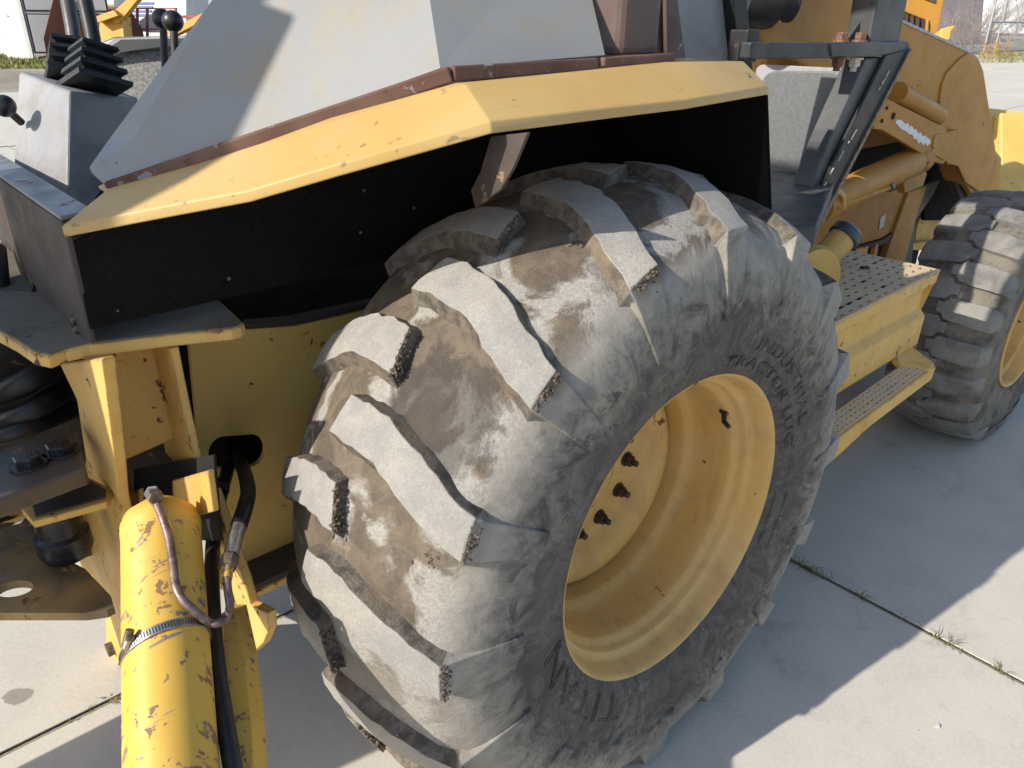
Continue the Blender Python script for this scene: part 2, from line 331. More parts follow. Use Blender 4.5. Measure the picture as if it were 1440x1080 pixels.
# weeds growing in the slab joints
def weeds():
    vs = []; fs = []
    t = NT("dry_green_weed"); c = t.mix(t.ramp(t.noise(40, 3), 0.35, 0.65), (0.10, 0.11, 0.03), (0.26, 0.20, 0.09)); m = t.done(c, 0.8, 0, None, 0.2)
    rnd = random.Random(3)
    def tuft(p, n, L):
        for k in range(n):
            a = rnd.uniform(0, 6.28); l = L*rnd.uniform(0.4, 1.0); b = Vector((math.cos(a), math.sin(a), 0)); s = Vector((-b.y, b.x, 0))*0.0012*rnd.uniform(0.7, 1.5)
            o = Vector(p)+Vector((rnd.uniform(-1, 1)*0.012, rnd.uniform(-1, 1)*0.012, 0))
            p1 = o+b*l*0.35+Vector((0, 0, l*0.35)); p2 = o+b*l*0.95+Vector((0, 0, l*rnd.uniform(0.15, 0.55))); i = len(vs)
            vs.extend([o-s, o+s, p1+s*0.8, p1-s*0.8, p2]); fs.extend([[i, i+1, i+2, i+3], [i+3, i+2, i+4]])
    for k in range(70):
        x = rnd.uniform(-1.7, -0.45); dens = max(0, mnoise.noise(Vector((x*5, 2.2, 0)))+0.25)
        if rnd.random() < dens*1.8: tuft((x, 0.985, -0.006), rnd.randint(4, 9), 0.04*(0.5+dens))
    for k in range(46):
        y = rnd.uniform(-0.75, 0.2); dens = max(0, mnoise.noise(Vector((y*6, 7.2, 0)))+0.2)
        if rnd.random() < dens*1.6: tuft((0.885, y, -0.006), rnd.randint(4, 9), 0.045*(0.5+dens))
    for (x, y) in ((1130, 797), (1140, 803), (1215, 840), (1345, 905), (1412, 945), (1320, 893)): 
        p = PZ(x, y, 0); tuft((0.885, p.y, -0.006), 11, 0.055)
    o = raw("weeds", vs, fs, m, recalc=False); o["kind"] = "stuff"; o["label"] = "thin dry weeds growing out of the concrete joints"; o["category"] = "weeds"
    # dirt packed in the joints
weeds()
prism("pebble", [PZ(1318, 1022, 0.0)+Vector((math.cos(a)*0.008*(1+0.25*math.sin(3*a)), math.sin(a)*0.006, 0.0)) for a in [k*0.7 for k in range(9)]], (0, 0, 0.006), plain("pale_pebble", (0.5, 0.48, 0.44), 0.8), bevel=0.002)
pb = bpy.data.objects["pebble"]; pb["label"] = "small pale pebble lying on the sunlit concrete"; pb["category"] = "pebble"

# ------------------------------------------------------------------ the backhoe loader
B = thing("backhoe_loader", "worn yellow backhoe loader with big muddy rear tyre, parked on concrete", "backhoe loader")

YC = 0.232
def prof(Y): return 0.684-1.119*(Y-YC)**2
TYC = Vector((0, 0, ZC))
def cyl(Y, th, r): return Vector((r*math.cos(th), Y, ZC + r*math.sin(th)))
def rubber(name, kind):
    t = NT(name); sx, sy, sz = t.sep(); dz = t.mth('SUBTRACT', sz, ZC)
    r = t.mth('SQRT', t.mth('ADD', t.mth('MULTIPLY', sx, sx), t.mth('MULTIPLY', dz, dz)))
    th = t.mth('ARCTAN2', dz, sx)
    cv = t.n("ShaderNodeCombineXYZ"); t.l(t.mth('MULTIPLY', th, 0.55), cv.inputs[0]); t.l(sy, cv.inputs[1]); t.l(r, cv.inputs[2]); pv = cv.outputs[0]
    big = t.noise(6, 5, 0.6, 0.4); mid = t.noise(28, 6, 0.65, 0.5); fine = t.noise(190, 4, 0.7); grit = t.noise(600, 2)
    swirl = t.noise(11, 6, 0.7, 2.2)
    if kind == 'tread':
        col = t.mix(t.ramp(mid, 0.3, 0.7), (0.23, 0.217, 0.20), (0.295, 0.28, 0.256)); col = t.mix(t.ramp(big, 0.45, 0.7, 0, 0.5), col, (0.42, 0.37, 0.29))
        col = t.mix(t.ramp(fine, 0.42, 0.62, 0, 0.55), col, (0.21, 0.205, 0.20)); col = t.mix(t.ramp(grit, 0.5, 0.75, 0, 0.35), col, (0.55, 0.53, 0.49))
        nb = t.bump(t.mth('ADD', fine, t.mth('MULTIPLY', grit, 0.6)), 0.55, 0.0016)
        return t.done(col, 0.88, 0, nb, 0.3)
    # sidewall and carcass: dusty towards the shoulder, cleaner dark rubber at the bead
    dust = t.ramp(t.mth('ADD', t.mth('ADD', r, t.mth('MULTIPLY', t.mth('SUBTRACT', swirl, 0.5), 0.20)), t.mth('MULTIPLY', t.mth('SUBTRACT', big, 0.5), 0.16)), 0.425, 0.56)
    dark = t.mix(t.ramp(swirl, 0.35, 0.65), (0.036, 0.033, 0.031), (0.095, 0.086, 0.077))
    pale = t.mix(t.ramp(mid, 0.3, 0.7), (0.21, 0.19, 0.165), (0.32, 0.292, 0.25)); pale = t.mix(t.ramp(big, 0.5, 0.68, 0, 0.6), pale, (0.33, 0.285, 0.20))
    col = t.mix(dust, dark, pale)
    # black rub marks
    rub = t.ramp(t.noise(9, 5, 0.75, 3.0, t.mapv(loc=(4, 2, 8))), 0.54, 0.66, 0, 0.85); col = t.mix(t.mth('MULTIPLY', rub, t.ramp(r, 0.56, 0.47)), col, (0.026, 0.025, 0.026))
    wr = t.noise(1.0, 5, 0.65, 1.0, t.mapv((34, 8, 9), vec=pv)); col = t.mix(t.mth('MULTIPLY', t.ramp(wr, 0.52, 0.68, 0, 0.5), t.ramp(r, 0.58, 0.5)), col, (0.045, 0.042, 0.04))
    # pale scuff lines
    s1 = t.ramp(t.mth('ABSOLUTE', t.mth('SUBTRACT', t.noise(1.0, 3, 0.5, 0.8, t.mapv((40, 9, 14), vec=pv)), 0.5)), 0.010, 0.002)
    s2 = t.ramp(t.mth('ABSOLUTE', t.mth('SUBTRACT', t.noise(1.0, 2, 0.5, 0.6, t.mapv((16, 20, 70), vec=pv)), 0.5)), 0.012, 0.003)
    sc = t.mth('MULTIPLY', t.mth('MAXIMUM', s1, t.mth('MULTIPLY', s2, 0.8)), t.ramp(t.noise(6, 3), 0.42, 0.6)); col = t.mix(t.mth('MULTIPLY', sc, 0.42), col, (0.30, 0.28, 0.25))
    # grey-tan powder on the tread floor, brown damp mud in the hollows
    fl = t.ramp(r, 0.565, 0.605); pow_ = t.mix(t.ramp(fine, 0.35, 0.7), (0.23, 0.215, 0.195), (0.33, 0.31, 0.275)); col = t.mix(fl, col, pow_)
    inn = t.ramp(sy, 0.02, 0.09); mv = t.noise(9.5, 5, 0.6, 0.5, t.mapv(loc=(2.3, 0.7, 1.1)))
    mud = t.mth('MULTIPLY', t.mth('MULTIPLY', t.ramp(t.mth('ADD', mv, t.mth('MULTIPLY', inn, 0.12)), 0.49, 0.60), fl), t.ramp(sz, 0.50, 0.75, 0.35, 1.0))
    mcol = t.mix(t.ramp(mid, 0.35, 0.65), (0.07, 0.052, 0.036), (0.135, 0.102, 0.068)); col = t.mix(t.mth('MULTIPLY', mud, 0.92), col, mcol)
    # wet sparkling patch
    wd = t.mth('ADD', t.dist(cyl(0.105, R(141.5), 0.625)), t.mth('MULTIPLY', t.noise(20, 4, 0.6, 0.4), 0.12)); wet = t.mth('MULTIPLY', t.ramp(wd, 0.165, 0.135), fl)
    wd2 = t.mth('ADD', t.dist(cyl(0.03, R(112.5), 0.61)), t.mth('MULTIPLY', t.noise(26, 4), 0.09)); wet = t.mth('MAXIMUM', wet, t.mth('MULTIPLY', t.ramp(wd2, 0.085, 0.06), 0.7))
    col = t.mix(t.mth('MULTIPLY', wet, 0.6), col, (0.085, 0.075, 0.07))
    # fine mould lines round the sidewall
    ringh = t.mth('SINE', t.mth('MULTIPLY', r, 420)); ringm = t.ramp(r, 0.40, 0.36)
    hh = t.mth('ADD', t.mth('ADD', t.mth('MULTIPLY', mid, 1.2), t.mth('MULTIPLY', fine, 0.5)), t.mth('MULTIPLY', t.mth('MULTIPLY', ringh, ringm), 0.16)); hh = t.mth('ADD', hh, t.mth('MULTIPLY', mud, t.mth('ADD', 1.2, t.mth('MULTIPLY', grit, 1.5))))
    hh = t.mth('ADD', hh, t.mth('MULTIPLY', wr, 1.6)); hh = t.mth('ADD', hh, t.mth('MULTIPLY', t.mth('MULTIPLY', wet, grit), 8.0))
    nb = t.bump(hh, 0.5, 0.0022)
    rg = t.mth('SUBTRACT', t.mth('SUBTRACT', t.mth('ADD', 0.58, t.mth('MULTIPLY', dust, 0.25)), t.mth('MULTIPLY', wet, 0.48)), t.mth('MULTIPLY', mud, 0.18))
    return t.done(col, rg, 0, nb, 0.4)
rub_side = rubber("dusty_black_tyre_rubber", 'side'); rub_top = rubber("worn_dusty_tread_rubber", 'tread')
def lugside():
    t = NT("lug_flank_rubber"); mid = t.noise(40, 6, 0.7); fine = t.noise(220, 4, 0.7); big = t.noise(8, 4)
    col = t.mix(t.ramp(mid, 0.35, 0.65), (0.075, 0.064, 0.054), (0.18, 0.152, 0.122)); col = t.mix(t.ramp(big, 0.5, 0.65, 0, 0.6), col, (0.20, 0.155, 0.105))
    return t.done(col, 0.85, 0, t.bump(t.mth('ADD', mid, fine), 0.8, 0.003), 0.3)
lug_side = lugside()

def clampz(v): 
    if v.z < 0.0: v = Vector((v.x, v.y, 0.0005))
    return v
def carcass():
    half = [(0.030, 0.318), (0.010, 0.322), (-0.004, 0.332), (-0.010, 0.343), (-0.016, 0.352), (-0.0165, 0.356), (-0.0195, 0.366), (-0.025, 0.384), (-0.030, 0.405), (-0.0335, 0.43), (-0.0355, 0.455), (-0.036, 0.478), (-0.0345, 0.503),
            (-0.0305, 0.530), (-0.024, 0.554), (-0.014, 0.576), (0.000, 0.594), (0.020, 0.609)]
    half += [(y, prof(y)-0.026) for y in (0.05, 0.09, 0.13, 0.17, 0.21)]
    full = half + [(YC, prof(YC)-0.026)] + [(2*YC-y, r) for y, r in reversed(half)]
    n = len(full); seg = 320; vs = []; fs = []
    for k in range(seg):
        a = 2*math.pi*k/seg
        for (y, r) in full:
            q = mnoise.noise(Vector((math.cos(a)*4, y*14, math.sin(a)*4)))*0.0018 + mnoise.noise(Vector((math.cos(a)*13, y*30, math.sin(a)*13)))*0.0008
            w_ = 1.0 if r > 0.36 else 0.0
            vs.append(clampz(cyl(y - q*w_, a, r + q*w_)))
    for k in range(seg):
        for i in range(n-1): fs.append([k*n+i, k*n+i+1, ((k+1) % seg)*n+i+1, ((k+1) % seg)*n+i])
    return raw("rear_tyre", vs, fs, rub_side, B, smooth=True, label="big muddy rear tractor tyre with chunky angled lugs")
tyre = carcass()
CTRL = [((0.252, -6.5), (0.272, -0.4)), ((0.205, -6.8), (0.20, -0.5)), ((0.155, -6.4), (0.15, -0.2)), ((0.10, -4.9), (0.098, 1.6)), ((0.045, -2.7), (0.045, 3.9)), ((-0.022, 0.0), (-0.023, 6.3))]
def make_lug(th_deg, mirror, seed):
    rnd = random.Random(seed); secs = []
    N = 3
    for i in range(len(CTRL)-1):
        for k in range(N):
            f = k/N; a, b = CTRL[i], CTRL[i+1]
            secs.append([(a[j][0]*(1-f)+b[j][0]*f, a[j][1]*(1-f)+b[j][1]*f) for j in (0, 1)])
    secs.append([CTRL[-1][0], CTRL[-1][1]])
    vs = []; fs = []; fm = []; rings = []
    jit = [rnd.uniform(-1, 1) for _ in range(60)]
    M = 5
    def add(Y, th, r):
        if mirror: Y = 2*YC-Y
        vs.append(clampz(cyl(Y, R(th_deg+th), r))); return len(vs)-1
    for i, (u, l) in enumerate(secs):
        ring = []; ju = jit[i]*0.28; jl = jit[i+20]*0.28
        rt_ = prof(u[0]) - 0.0
        dy = 0.05*max(0.0, min(1.0, (0.07-u[0])/0.07)); dr = 0.040*max(0.0, min(1.0, (0.07-u[0])/0.07))
        ring.append(add(u[0]+dy, u[1]+ju-1.5, prof(u[0])-0.056-dr)); 
        ring.append(add(u[0]+dy*0.3, u[1]+ju-0.8, prof(u[0])-0.030))
        for k in range(M):
            f = k/(M-1); Y = u[0]*(1-f)+l[0]*f; th = (u[1]+ju)*(1-f)+(l[1]+jl)*f
            wear = 0.003*(2*f-1)**2*abs(jit[(i+k) % 60]) + 0.0025*mnoise.noise(Vector((Y*22, th*0.4, seed)))
            ring.append(add(Y, th, prof(Y)-wear))
        ring.append(add(l[0]+dy*0.3, l[1]+jl+1.5, prof(l[0])-0.028))
        ring.append(add(l[0]+dy, l[1]+jl+3.2, prof(l[0])-0.056-dr)); rings.append(ring)
    # the leg that runs down the shoulder
    nt_ = len(rings)
    u, l = secs[-1]
    for (Y, r, du, dl, back) in ((-0.026, 0.585, 0.1, -0.1, 0.05), (-0.0315, 0.550, 0.2, -0.2, 0.05), (-0.0365, 0.515, 0.3, -0.3, 0.05), (-0.0405, 0.480, 0.4, -0.4, 0.05), (-0.0425, 0.460, 0.5, -0.5, 0.05), (-0.030, 0.452, 0.9, -0.9, 0.04)):
        ring = [add(Y+back, u[1]+du-1.0, r-0.012), add(Y+back*0.4, u[1]+du-0.4, r-0.006)]
        for k in range(M):
            f = k/(M-1); ring.append(add(Y, (u[1]+du)*(1-f)+(l[1]+dl)*f, r))
        ring += [add(Y+back*0.4, l[1]+dl+0.4, r-0.006), add(Y+back, l[1]+dl+1.0, r-0.012)]; rings.append(ring)
    for i in range(len(rings)-1):
        a, b = rings[i], rings[i+1]
        for k in range(len(a)-1):
            fs.append([a[k], a[k+1], b[k+1], b[k]])
            top = 2 <= k < 2+M-1
            fm.append((0 if top else 1) if i < nt_-1 else 2)
    fs.append(rings[0]); fm.append(1); fs.append(rings[-1][::-1]); fm.append(2)
    # close underneath
    for i in range(len(rings)-1):
        fs.append([rings[i][-1], rings[i][0], rings[i+1][0], rings[i+1][-1]]); fm.append(1)
    o = raw("tread_lug", vs, fs, [rub_top, lug_side, rub_side], tyre, bevel=0.0045, fm=fm, seg=2, angle=38)
    return autosmooth(o, 38)
for k in range(16):
    make_lug(129.3+22.5*k, False, 10+k); make_lug(129.3+11.25+22.5*k, True, 50+k)

# mud clods stuck on and between the lugs
def clod(name, c, s, mat, parent, seed, flat=0.6, nrm=None):
    bm = bmesh.new(); bmesh.ops.create_icosphere(bm, subdivisions=3, radius=1.0); nrm = Vector(nrm or (0, 0, 1)).normalized()
    for v in bm.verts:
        p = v.co.copy(); q = 1+0.5*mnoise.noise(p*1.7+Vector((seed*3.1, 0, 0)))+0.38*mnoise.noise(p*4.3+Vector((0, seed*1.7, 0)))+0.25*mnoise.noise(p*9+Vector((0, 0, seed)))
        p = p*q; p = p - nrm*p.dot(nrm)*(1-flat); v.co = Vector(c)+p*s
    me = bpy.data.meshes.new(name); bm.to_mesh(me); bm.free(); o = finish(name, me, mat, parent); return autosmooth(o, 25)
mud_m = plain("crumbly_brown_mud", (0.115, 0.085, 0.062), 0.9, 0, 0.55, 140, 1.0)
def tpoint(x, y, off):
    d = ray(x, y); t = 0.4
    while t < 3:
        p = CAMP+d*t
        if -0.06 < p.y < 0.55 and math.hypot(p.x, p.z-ZC) < prof(p.y)+off: return p
        t += 0.002
    return PY(x, y, -0.03)
rc = random.Random(5)
def cl(x, y, s, off=-0.043):
    p = tpoint(x, y, off); n = Vector((p.x, 0, p.z-ZC)).normalized(); clod("mud_clod", p, s, mud_m, tyre, rc.random()*20, 0.55, n)
for (x, y, s, off) in ((800, 341, 0.010, -0.032), (605, 795, 0.009, -0.032), (598, 775, 0.007, -0.032), (590, 803, 0.006, -0.032), (560, 1030, 0.006, -0.032), (578, 1042, 0.007, -0.032)):
    cl(x, y, s, off)
def crust(path, n, sz, off, spread=5.0, seed=1):
    rn = random.Random(seed); bm = bmesh.new()
    for k in range(n):
        t = rn.random()*(len(path)-1); i = int(t); f = t-i; x = path[i][0]*(1-f)+path[i+1][0]*f+rn.gauss(0, spread); y = path[i][1]*(1-f)+path[i+1][1]*f+rn.gauss(0, spread)
        p = tpoint(x, y, off+rn.uniform(-0.012, 0.0)); r = sz*rn.uniform(0.35, 1.0)
        g = bmesh.ops.create_icosphere(bm, subdivisions=1, radius=1.0)
        for v in g["verts"]: v.co = p + v.co*r*(1+0.35*mnoise.noise(v.co*2.1+Vector((k*1.7, seed, 0))))
    me = bpy.data.meshes.new("mud_crust"); bm.to_mesh(me); bm.free(); o = finish("mud_crust", me, mud_m, tyre); o["kind"] = "stuff"
def crust3(pts, n, sz, seed, drop=0.03):
    """crumbly mud along a lug edge; pts are (Y, angle in degrees)"""
    rn = random.Random(seed); bm = bmesh.new()
    for k in range(n):
        t = rn.random()*(len(pts)-1); i = min(int(t), len(pts)-2); f = t-i; Y = pts[i][0]*(1-f)+pts[i+1][0]*f+rn.gauss(0, 0.002); th = pts[i][1]*(1-f)+pts[i+1][1]*f+rn.gauss(0, 0.25)
        q = rn.random()**1.6; r = sz*rn.uniform(0.3, 1.0)*(1.25-q*0.6); p = cyl(Y, R(th), prof(Y)-0.002-drop*q)
        g = bmesh.ops.create_icosphere(bm, subdivisions=1, radius=1.0)
        for v in g["verts"]: v.co = p + v.co*r*(1+0.45*mnoise.noise(v.co*2.1+Vector((k*1.7, seed, 0))))
    me = bpy.data.meshes.new("mud_crust"); bm.to_mesh(me); bm.free(); o = finish("mud_crust", me, mud_m, tyre); o["kind"] = "stuff"
for k in range(-1, 4):
    tn = 129.3+22.5*k; tf = tn+11.25
    crust3([(0.209, tf-6.2), (0.196, tf-2), (0.190, tf+0.2)], 120, 0.0033, 30+k)
    crust3([(-0.024, tn+0.6), (-0.025, tn+3.5), (-0.025, tn+6.0)], 80, 0.0030, 60+k, 0.016)
crust([(800, 341), (808, 345)], 70, 0.0055, -0.026, 6, 1); crust([(600, 780), (606, 798)], 80, 0.005, -0.026, 8, 2); crust([(545, 1010), (600, 1052)], 50, 0.004, -0.03, 5, 3); crust([(700, 350), (790, 380), (900, 395)], 70, 0.0022, -0.032, 14, 4)

# raised lettering on the sidewall
SW = [(-0.004, 0.332), (-0.010, 0.343), (-0.016, 0.352), (-0.0195, 0.366), (-0.025, 0.384), (-0.030, 0.405), (-0.0335, 0.43), (-0.035, 0.455)]
def swY(r):
    for (y0, r0), (y1, r1) in zip(SW, SW[1:]):
        if r0 <= r <= r1: return y0+(y1-y0)*(r-r0)/(r1-r0)
    return SW[-1][0]
def letters(txt, r0, r1, th0, th1):
    cu = bpy.data.curves.new("t", 'FONT'); cu.body = txt; cu.size = 1.0; cu.extrude = 0.0; cu.resolution_u = 3; cu.space_character = 1.12; cu.offset = 0.0
    to = bpy.data.objects.new("t", cu); COL.objects.link(to); bpy.context.view_layer.update()
    me = bpy.data.meshes.new_from_object(to.evaluated_get(bpy.context.evaluated_depsgraph_get())); bpy.data.objects.remove(to)
    bm = bmesh.new(); bm.from_mesh(me)
    bmesh.ops.remove_doubles(bm, verts=bm.verts, dist=1e-5)
    # hollow outline letters: inset the face and keep the border as the ridge
    bmesh.ops.dissolve_limit(bm, angle_limit=0.01, verts=bm.verts, edges=bm.edges)
    try:
        r_ = bmesh.ops.inset_region(bm, faces=bm.faces[:], thickness=0.03, use_boundary=True, use_even_offset=True)
        inner = [f for f in bm.faces if f not in set(r_["faces"])]; bmesh.ops.delete(bm, geom=inner, context='FACES')
    except Exception: pass
    bmesh.ops.subdivide_edges(bm, edges=[e for e in bm.edges if e.calc_length() > 0.2], cuts=2)
    g = bmesh.ops.extrude_face_region(bm, geom=bm.faces[:])
    for v in [e for e in g["geom"] if isinstance(e, bmesh.types.BMVert)]: v.co.z += 1.0
    xs = [v.co.x for v in bm.verts]; ys = [v.co.y for v in bm.verts]; x0, x1, y0, y1 = min(xs), max(xs), min(ys), max(ys)
    for v in bm.verts:
        th = R(th0 + (th1-th0)*(v.co.x-x0)/(x1-x0)); r = r0+(r1-r0)*(v.co.y-y0)/(y1-y0); up_ = v.co.z
        v.co = cyl(swY(r) + 0.0015 - 0.0032*up_, th, r)
    bmesh.ops.recalc_face_normals(bm, faces=bm.faces)
    m2 = bpy.data.meshes.new("lettering"); bm.to_mesh(m2); bm.free(); bpy.data.meshes.remove(me)
    return finish("lettering", m2, rub_side, tyre)
letters("INDUSTRIAL", 0.388, 0.414, 69, 18); letters("TRACTOR LUG", 0.350, 0.374, 82, 11); letters("TITAN", 0.352, 0.405, -117, -171)
# raised frame bars below the lettering
def arc(name, th0, th1, r, wd, h=0.003):
    vs = []; fs = []; n = 10
    for i in range(n+1):
        th = R(th0+(th1-th0)*i/n)
        for (dr, dy) in ((-wd, 0.001), (-wd*0.6, -h), (wd*0.6, -h), (wd, 0.001)): vs.append(cyl(swY(r+dr)+dy, th, r+dr))
    for i in range(n):
        for k in range(3): fs.append([i*4+k, i*4+k+1, i*4+5+k, i*4+4+k])
    raw(name, vs, fs, rub_side, tyre)
arc("mould_rib", -8, -30, 0.349, 0.0014); arc("mould_rib", -9, -31, 0.381, 0.0014)

# ------------------------------------------------------------------ rear rim
rp = [(0.016, 0.337), (0.006, 0.3375), (-0.002, 0.335), (-0.0045, 0.331), (-0.002, 0.327), (0.006, 0.3235), (0.018, 0.319), (0.034, 0.316), (0.042, 0.313), (0.047, 0.303), (0.050, 0.300), (0.062, 0.299), (0.068, 0.296), (0.075, 0.288), (0.082, 0.2855),
      (0.10, 0.285), (0.15, 0.284), (0.172, 0.283), (0.182, 0.277), (0.190, 0.268), (0.198, 0.2655), (0.218, 0.2650), (0.228, 0.263), (0.246, 0.262), (0.262, 0.261), (0.270, 0.259),
      (0.262, 0.2565), (0.240, 0.2535), (0.224, 0.246), (0.2135, 0.234), (0.2095, 0.218), (0.2120, 0.200), (0.221, 0.182), (0.234, 0.168), (0.245, 0.158), (0.249, 0.150), (0.25, 0.140), (0.25, 0.084), (0.262, 0.082), (0.30, 0.08), (0.30, 0.0)]
rim = lathe("rear_rim", rp, (0, 0, ZC), (0, 1, 0), yellow_rim, B, seg=160, label="deep yellow steel rim of the rear wheel", ang=50, cap0=False)
for k in range(10):
    a = R(2-36*k); c = Vector((0.126*math.cos(a), 0.249, ZC+0.126*math.sin(a)))
    hexnut("wheel_nut", c, (0, -1, 0), 0.0135, 0.016, nut_steel, rim, shank=0.013)
hub = lathe("hub_cap", [(0, 0.078), (0.012, 0.078), (0.02, 0.072), (0.03, 0.05), (0.032, 0.0)], (0, 0.262, ZC), (0, -1, 0), yellow_rim, rim, seg=48)
va = R(53); vc = Vector((0.291*math.cos(va), 0.112, ZC+0.291*math.sin(va)))
q0 = PY(1017, 567, 0.1); vth = math.atan2(q0.z-ZC, q0.x); vc = Vector((0.289*math.cos(vth), 0.085, ZC+0.289*math.sin(vth))); inw = Vector((-math.cos(vth), 0, -math.sin(vth)))
tube("valve_stem", [vc-inw*0.004, vc+inw*0.004, vc+inw*0.005+Vector((0, -0.002, 0)), vc+inw*0.02+Vector((0.0, -0.012, -0.004)), vc+inw*0.026+Vector((0, -0.03, -0.006))], [0.012, 0.011, 0.006, 0.0055, 0.005], hose_rubber, rim, seg=12)

# ------------------------------------------------------------------ rear fender
LOW = [(1080, 133, .11), (960, 154, .11), (830, 170, .11), (690, 188, .11), (580, 219, .165), (480, 247, .225), (353, 284, .325), (240, 305, .405), (93, 333, .50)]
TOP = [(1045, 90, .20), (950, 92, .20), (800, 108, .20), (655, 123, .20), (575, 143, .255), (480, 172, .305), (372, 207, .385), (282, 235, .445), (150, 273, .525)]
low = [PY(*q) for q in LOW]; top = [PY(*q) for q in TOP]
low[0] = low[0]; fold = [p+Vector((0, 0.003, 0.013)) for p in low]; fold[0] = low[0]+Vector((-0.004, 0.004, 0.012))
inn = [Vector((p.x, max(0.56, p.y+0.02), p.z+0.002)) for p in top]
def grid(name, rows, mat, parent, thick=0.004, off=-1, bevel=0.0, ang=30, flip=False):
    n = len(rows[0]); vs = [v for r in rows for v in r]; fs = []
    for i in range(len(rows)-1):
        for k in range(n-1):
            q = [i*n+k, i*n+k+1, (i+1)*n+k+1, (i+1)*n+k]; fs.append(q[::-1] if flip else q)
    o = raw(name, vs, fs, mat, parent, recalc=False)
    sd = o.modifiers.new("solid", 'SOLIDIFY'); sd.thickness = thick; sd.offset = off
    if bevel:
        b = o.modifiers.new("bevel", 'BEVEL'); b.width = bevel; b.segments = 3; b.limit_method = 'ANGLE'; b.angle_limit = R(12)
    autosmooth(o, ang); return o
fender = grid("rear_fender", [low, fold, top, inn], yellow_fender, B, 0.005, 1, 0.006, 40, flip=True)
# black sheet walls of the wheel well
YW = 0.552
prism("wheel_well_wall", [(-0.848, 0.506, 1.118), (-0.848, 0.506, 1.25), (-0.62, 0.522, 1.32), (-0.40, 0.54, 1.40), (0.36, YW, 1.45), (0.36, YW, 1.0), (-0.25, YW, 1.0), (-0.25, YW, 1.112)], (0, 0.004, 0), well_black, B, 0.0015)
fp0 = low[0]+Vector((0.001, 0.002, -0.002)); fp1 = PX(1085, 312, 0.36)
prism("wheel_well_front", [fp0, fp1, Vector((fp1.x, fp1.y+0.03, fp1.z-0.15)), Vector((0.37, YW, 1.02)), Vector((0.30, YW, 1.45)), fp0+Vector((0.0, 0.08, 0.04))], (0.004, 0, 0), well_black, B, 0.0012)
prism("fender_gusset", [PX(x, y, -0.372) for x, y in ((690, 192), (742, 186), (722, 235), (703, 268), (668, 292), (662, 268), (676, 240))], (0.006, 0, 0), plate_brown, B, 0.001)
for (x, y) in ((512, 268), (582, 292), (507, 327), (150, 410), (165, 437), (322, 392), (998, 215)):
    p = PY(x, y, 0.51) if x < 700 else PX(x, y, 0.33); clod("mud_fleck", p, 0.0028, mud_m, bpy.data.objects["wheel_well_wall"], x*0.1, 0.4, (0, -1, 0))
# rusty trim along the top of the fender
b0 = PY(152, 266, .535); b1 = PY(560, 124, .28)+Vector((0, 0, 0)); b2 = PY(634, 104, .228); b3 = PY(838, 91, .228)
beam("trim_bar", b0, b2, 0.012, 0.022, rust_bar, B, bevel=0.003)
beam("trim_bar", b2+Vector((0.002, 0, 0)), b3, 0.012, 0.021, rust_bar, B, bevel=0.003)
b4 = PY(850, 91, .224); b5 = PY(950, 84, .224)
prism("post_base_plate", [b4+Vector((0, 0, -0.011)), b5+Vector((0, 0, -0.011)), b5+Vector((0, 0.16, -0.011)), b4+Vector((0, 0.16, -0.011))], (0, 0, 0.022), rust_bar, B, 0.003)

# ------------------------------------------------------------------ grey console box above the fender
E0 = PY(619, 97, .236); E1 = PY(600, 0, .312); Bl = PY(150, 262, .542)
n1 = (E1-E0).cross(Bl-E0).normalized(); Eu = PP(586, -120, E0, n1)
rp0 = PP(140, 228, E0, n1); rp1 = PP(187, 197, E0, n1); rp2 = PP(433, 0, E0, n1); rp3 = Eu
F0 = PY(850, 78, .236); n2 = (E1-E0).cross(F0-E0).normalized(); F1_ = PP(830, 0, E0, n2); Fu = PP(804, -120, E0, n2)
vs = [Bl, E0, Eu, rp3+Vector((0, 0, 0)), rp2, rp1, rp0, PP(131, 245, E0, n1), F0, Fu]
sil = [PY(127, 236, .585), PY(150, 203, .62), PY(300, 0, rp2.y+0.12), PY(388, -120, Eu.y+0.14)]
vs += sil + [Vector((rp3.x+0.1, rp3.y+0.3, rp3.z)), Vector((E0.x, 0.62, E0.z-0.1)), Vector((-0.70, 0.66, 1.30))]
fs = [[0, 1, 2, 4, 5, 6, 7], [1, 8, 9, 2], [7, 6, 10], [6, 5, 11, 10], [5, 4, 12, 11], [4, 2, 13, 12]]
con = raw("console_cover", vs, fs, grey_paint, B, recalc=True, label="big chalky grey sheet metal cover above the fender")
sd = con.modifiers.new("solid", 'SOLIDIFY'); sd.thickness = 0.003; sd.offset = 0
for p_ in con.data.polygons: p_.use_smooth = False
# dark closing sheet behind the end of the cover
prism("cover_end_bracket", [PY(140, 268, .60), PY(160, 262, .60), PY(160, 282, .60), PY(128, 285, .62)], (0.02, 0.03, 0), black_paint, B, 0.002)

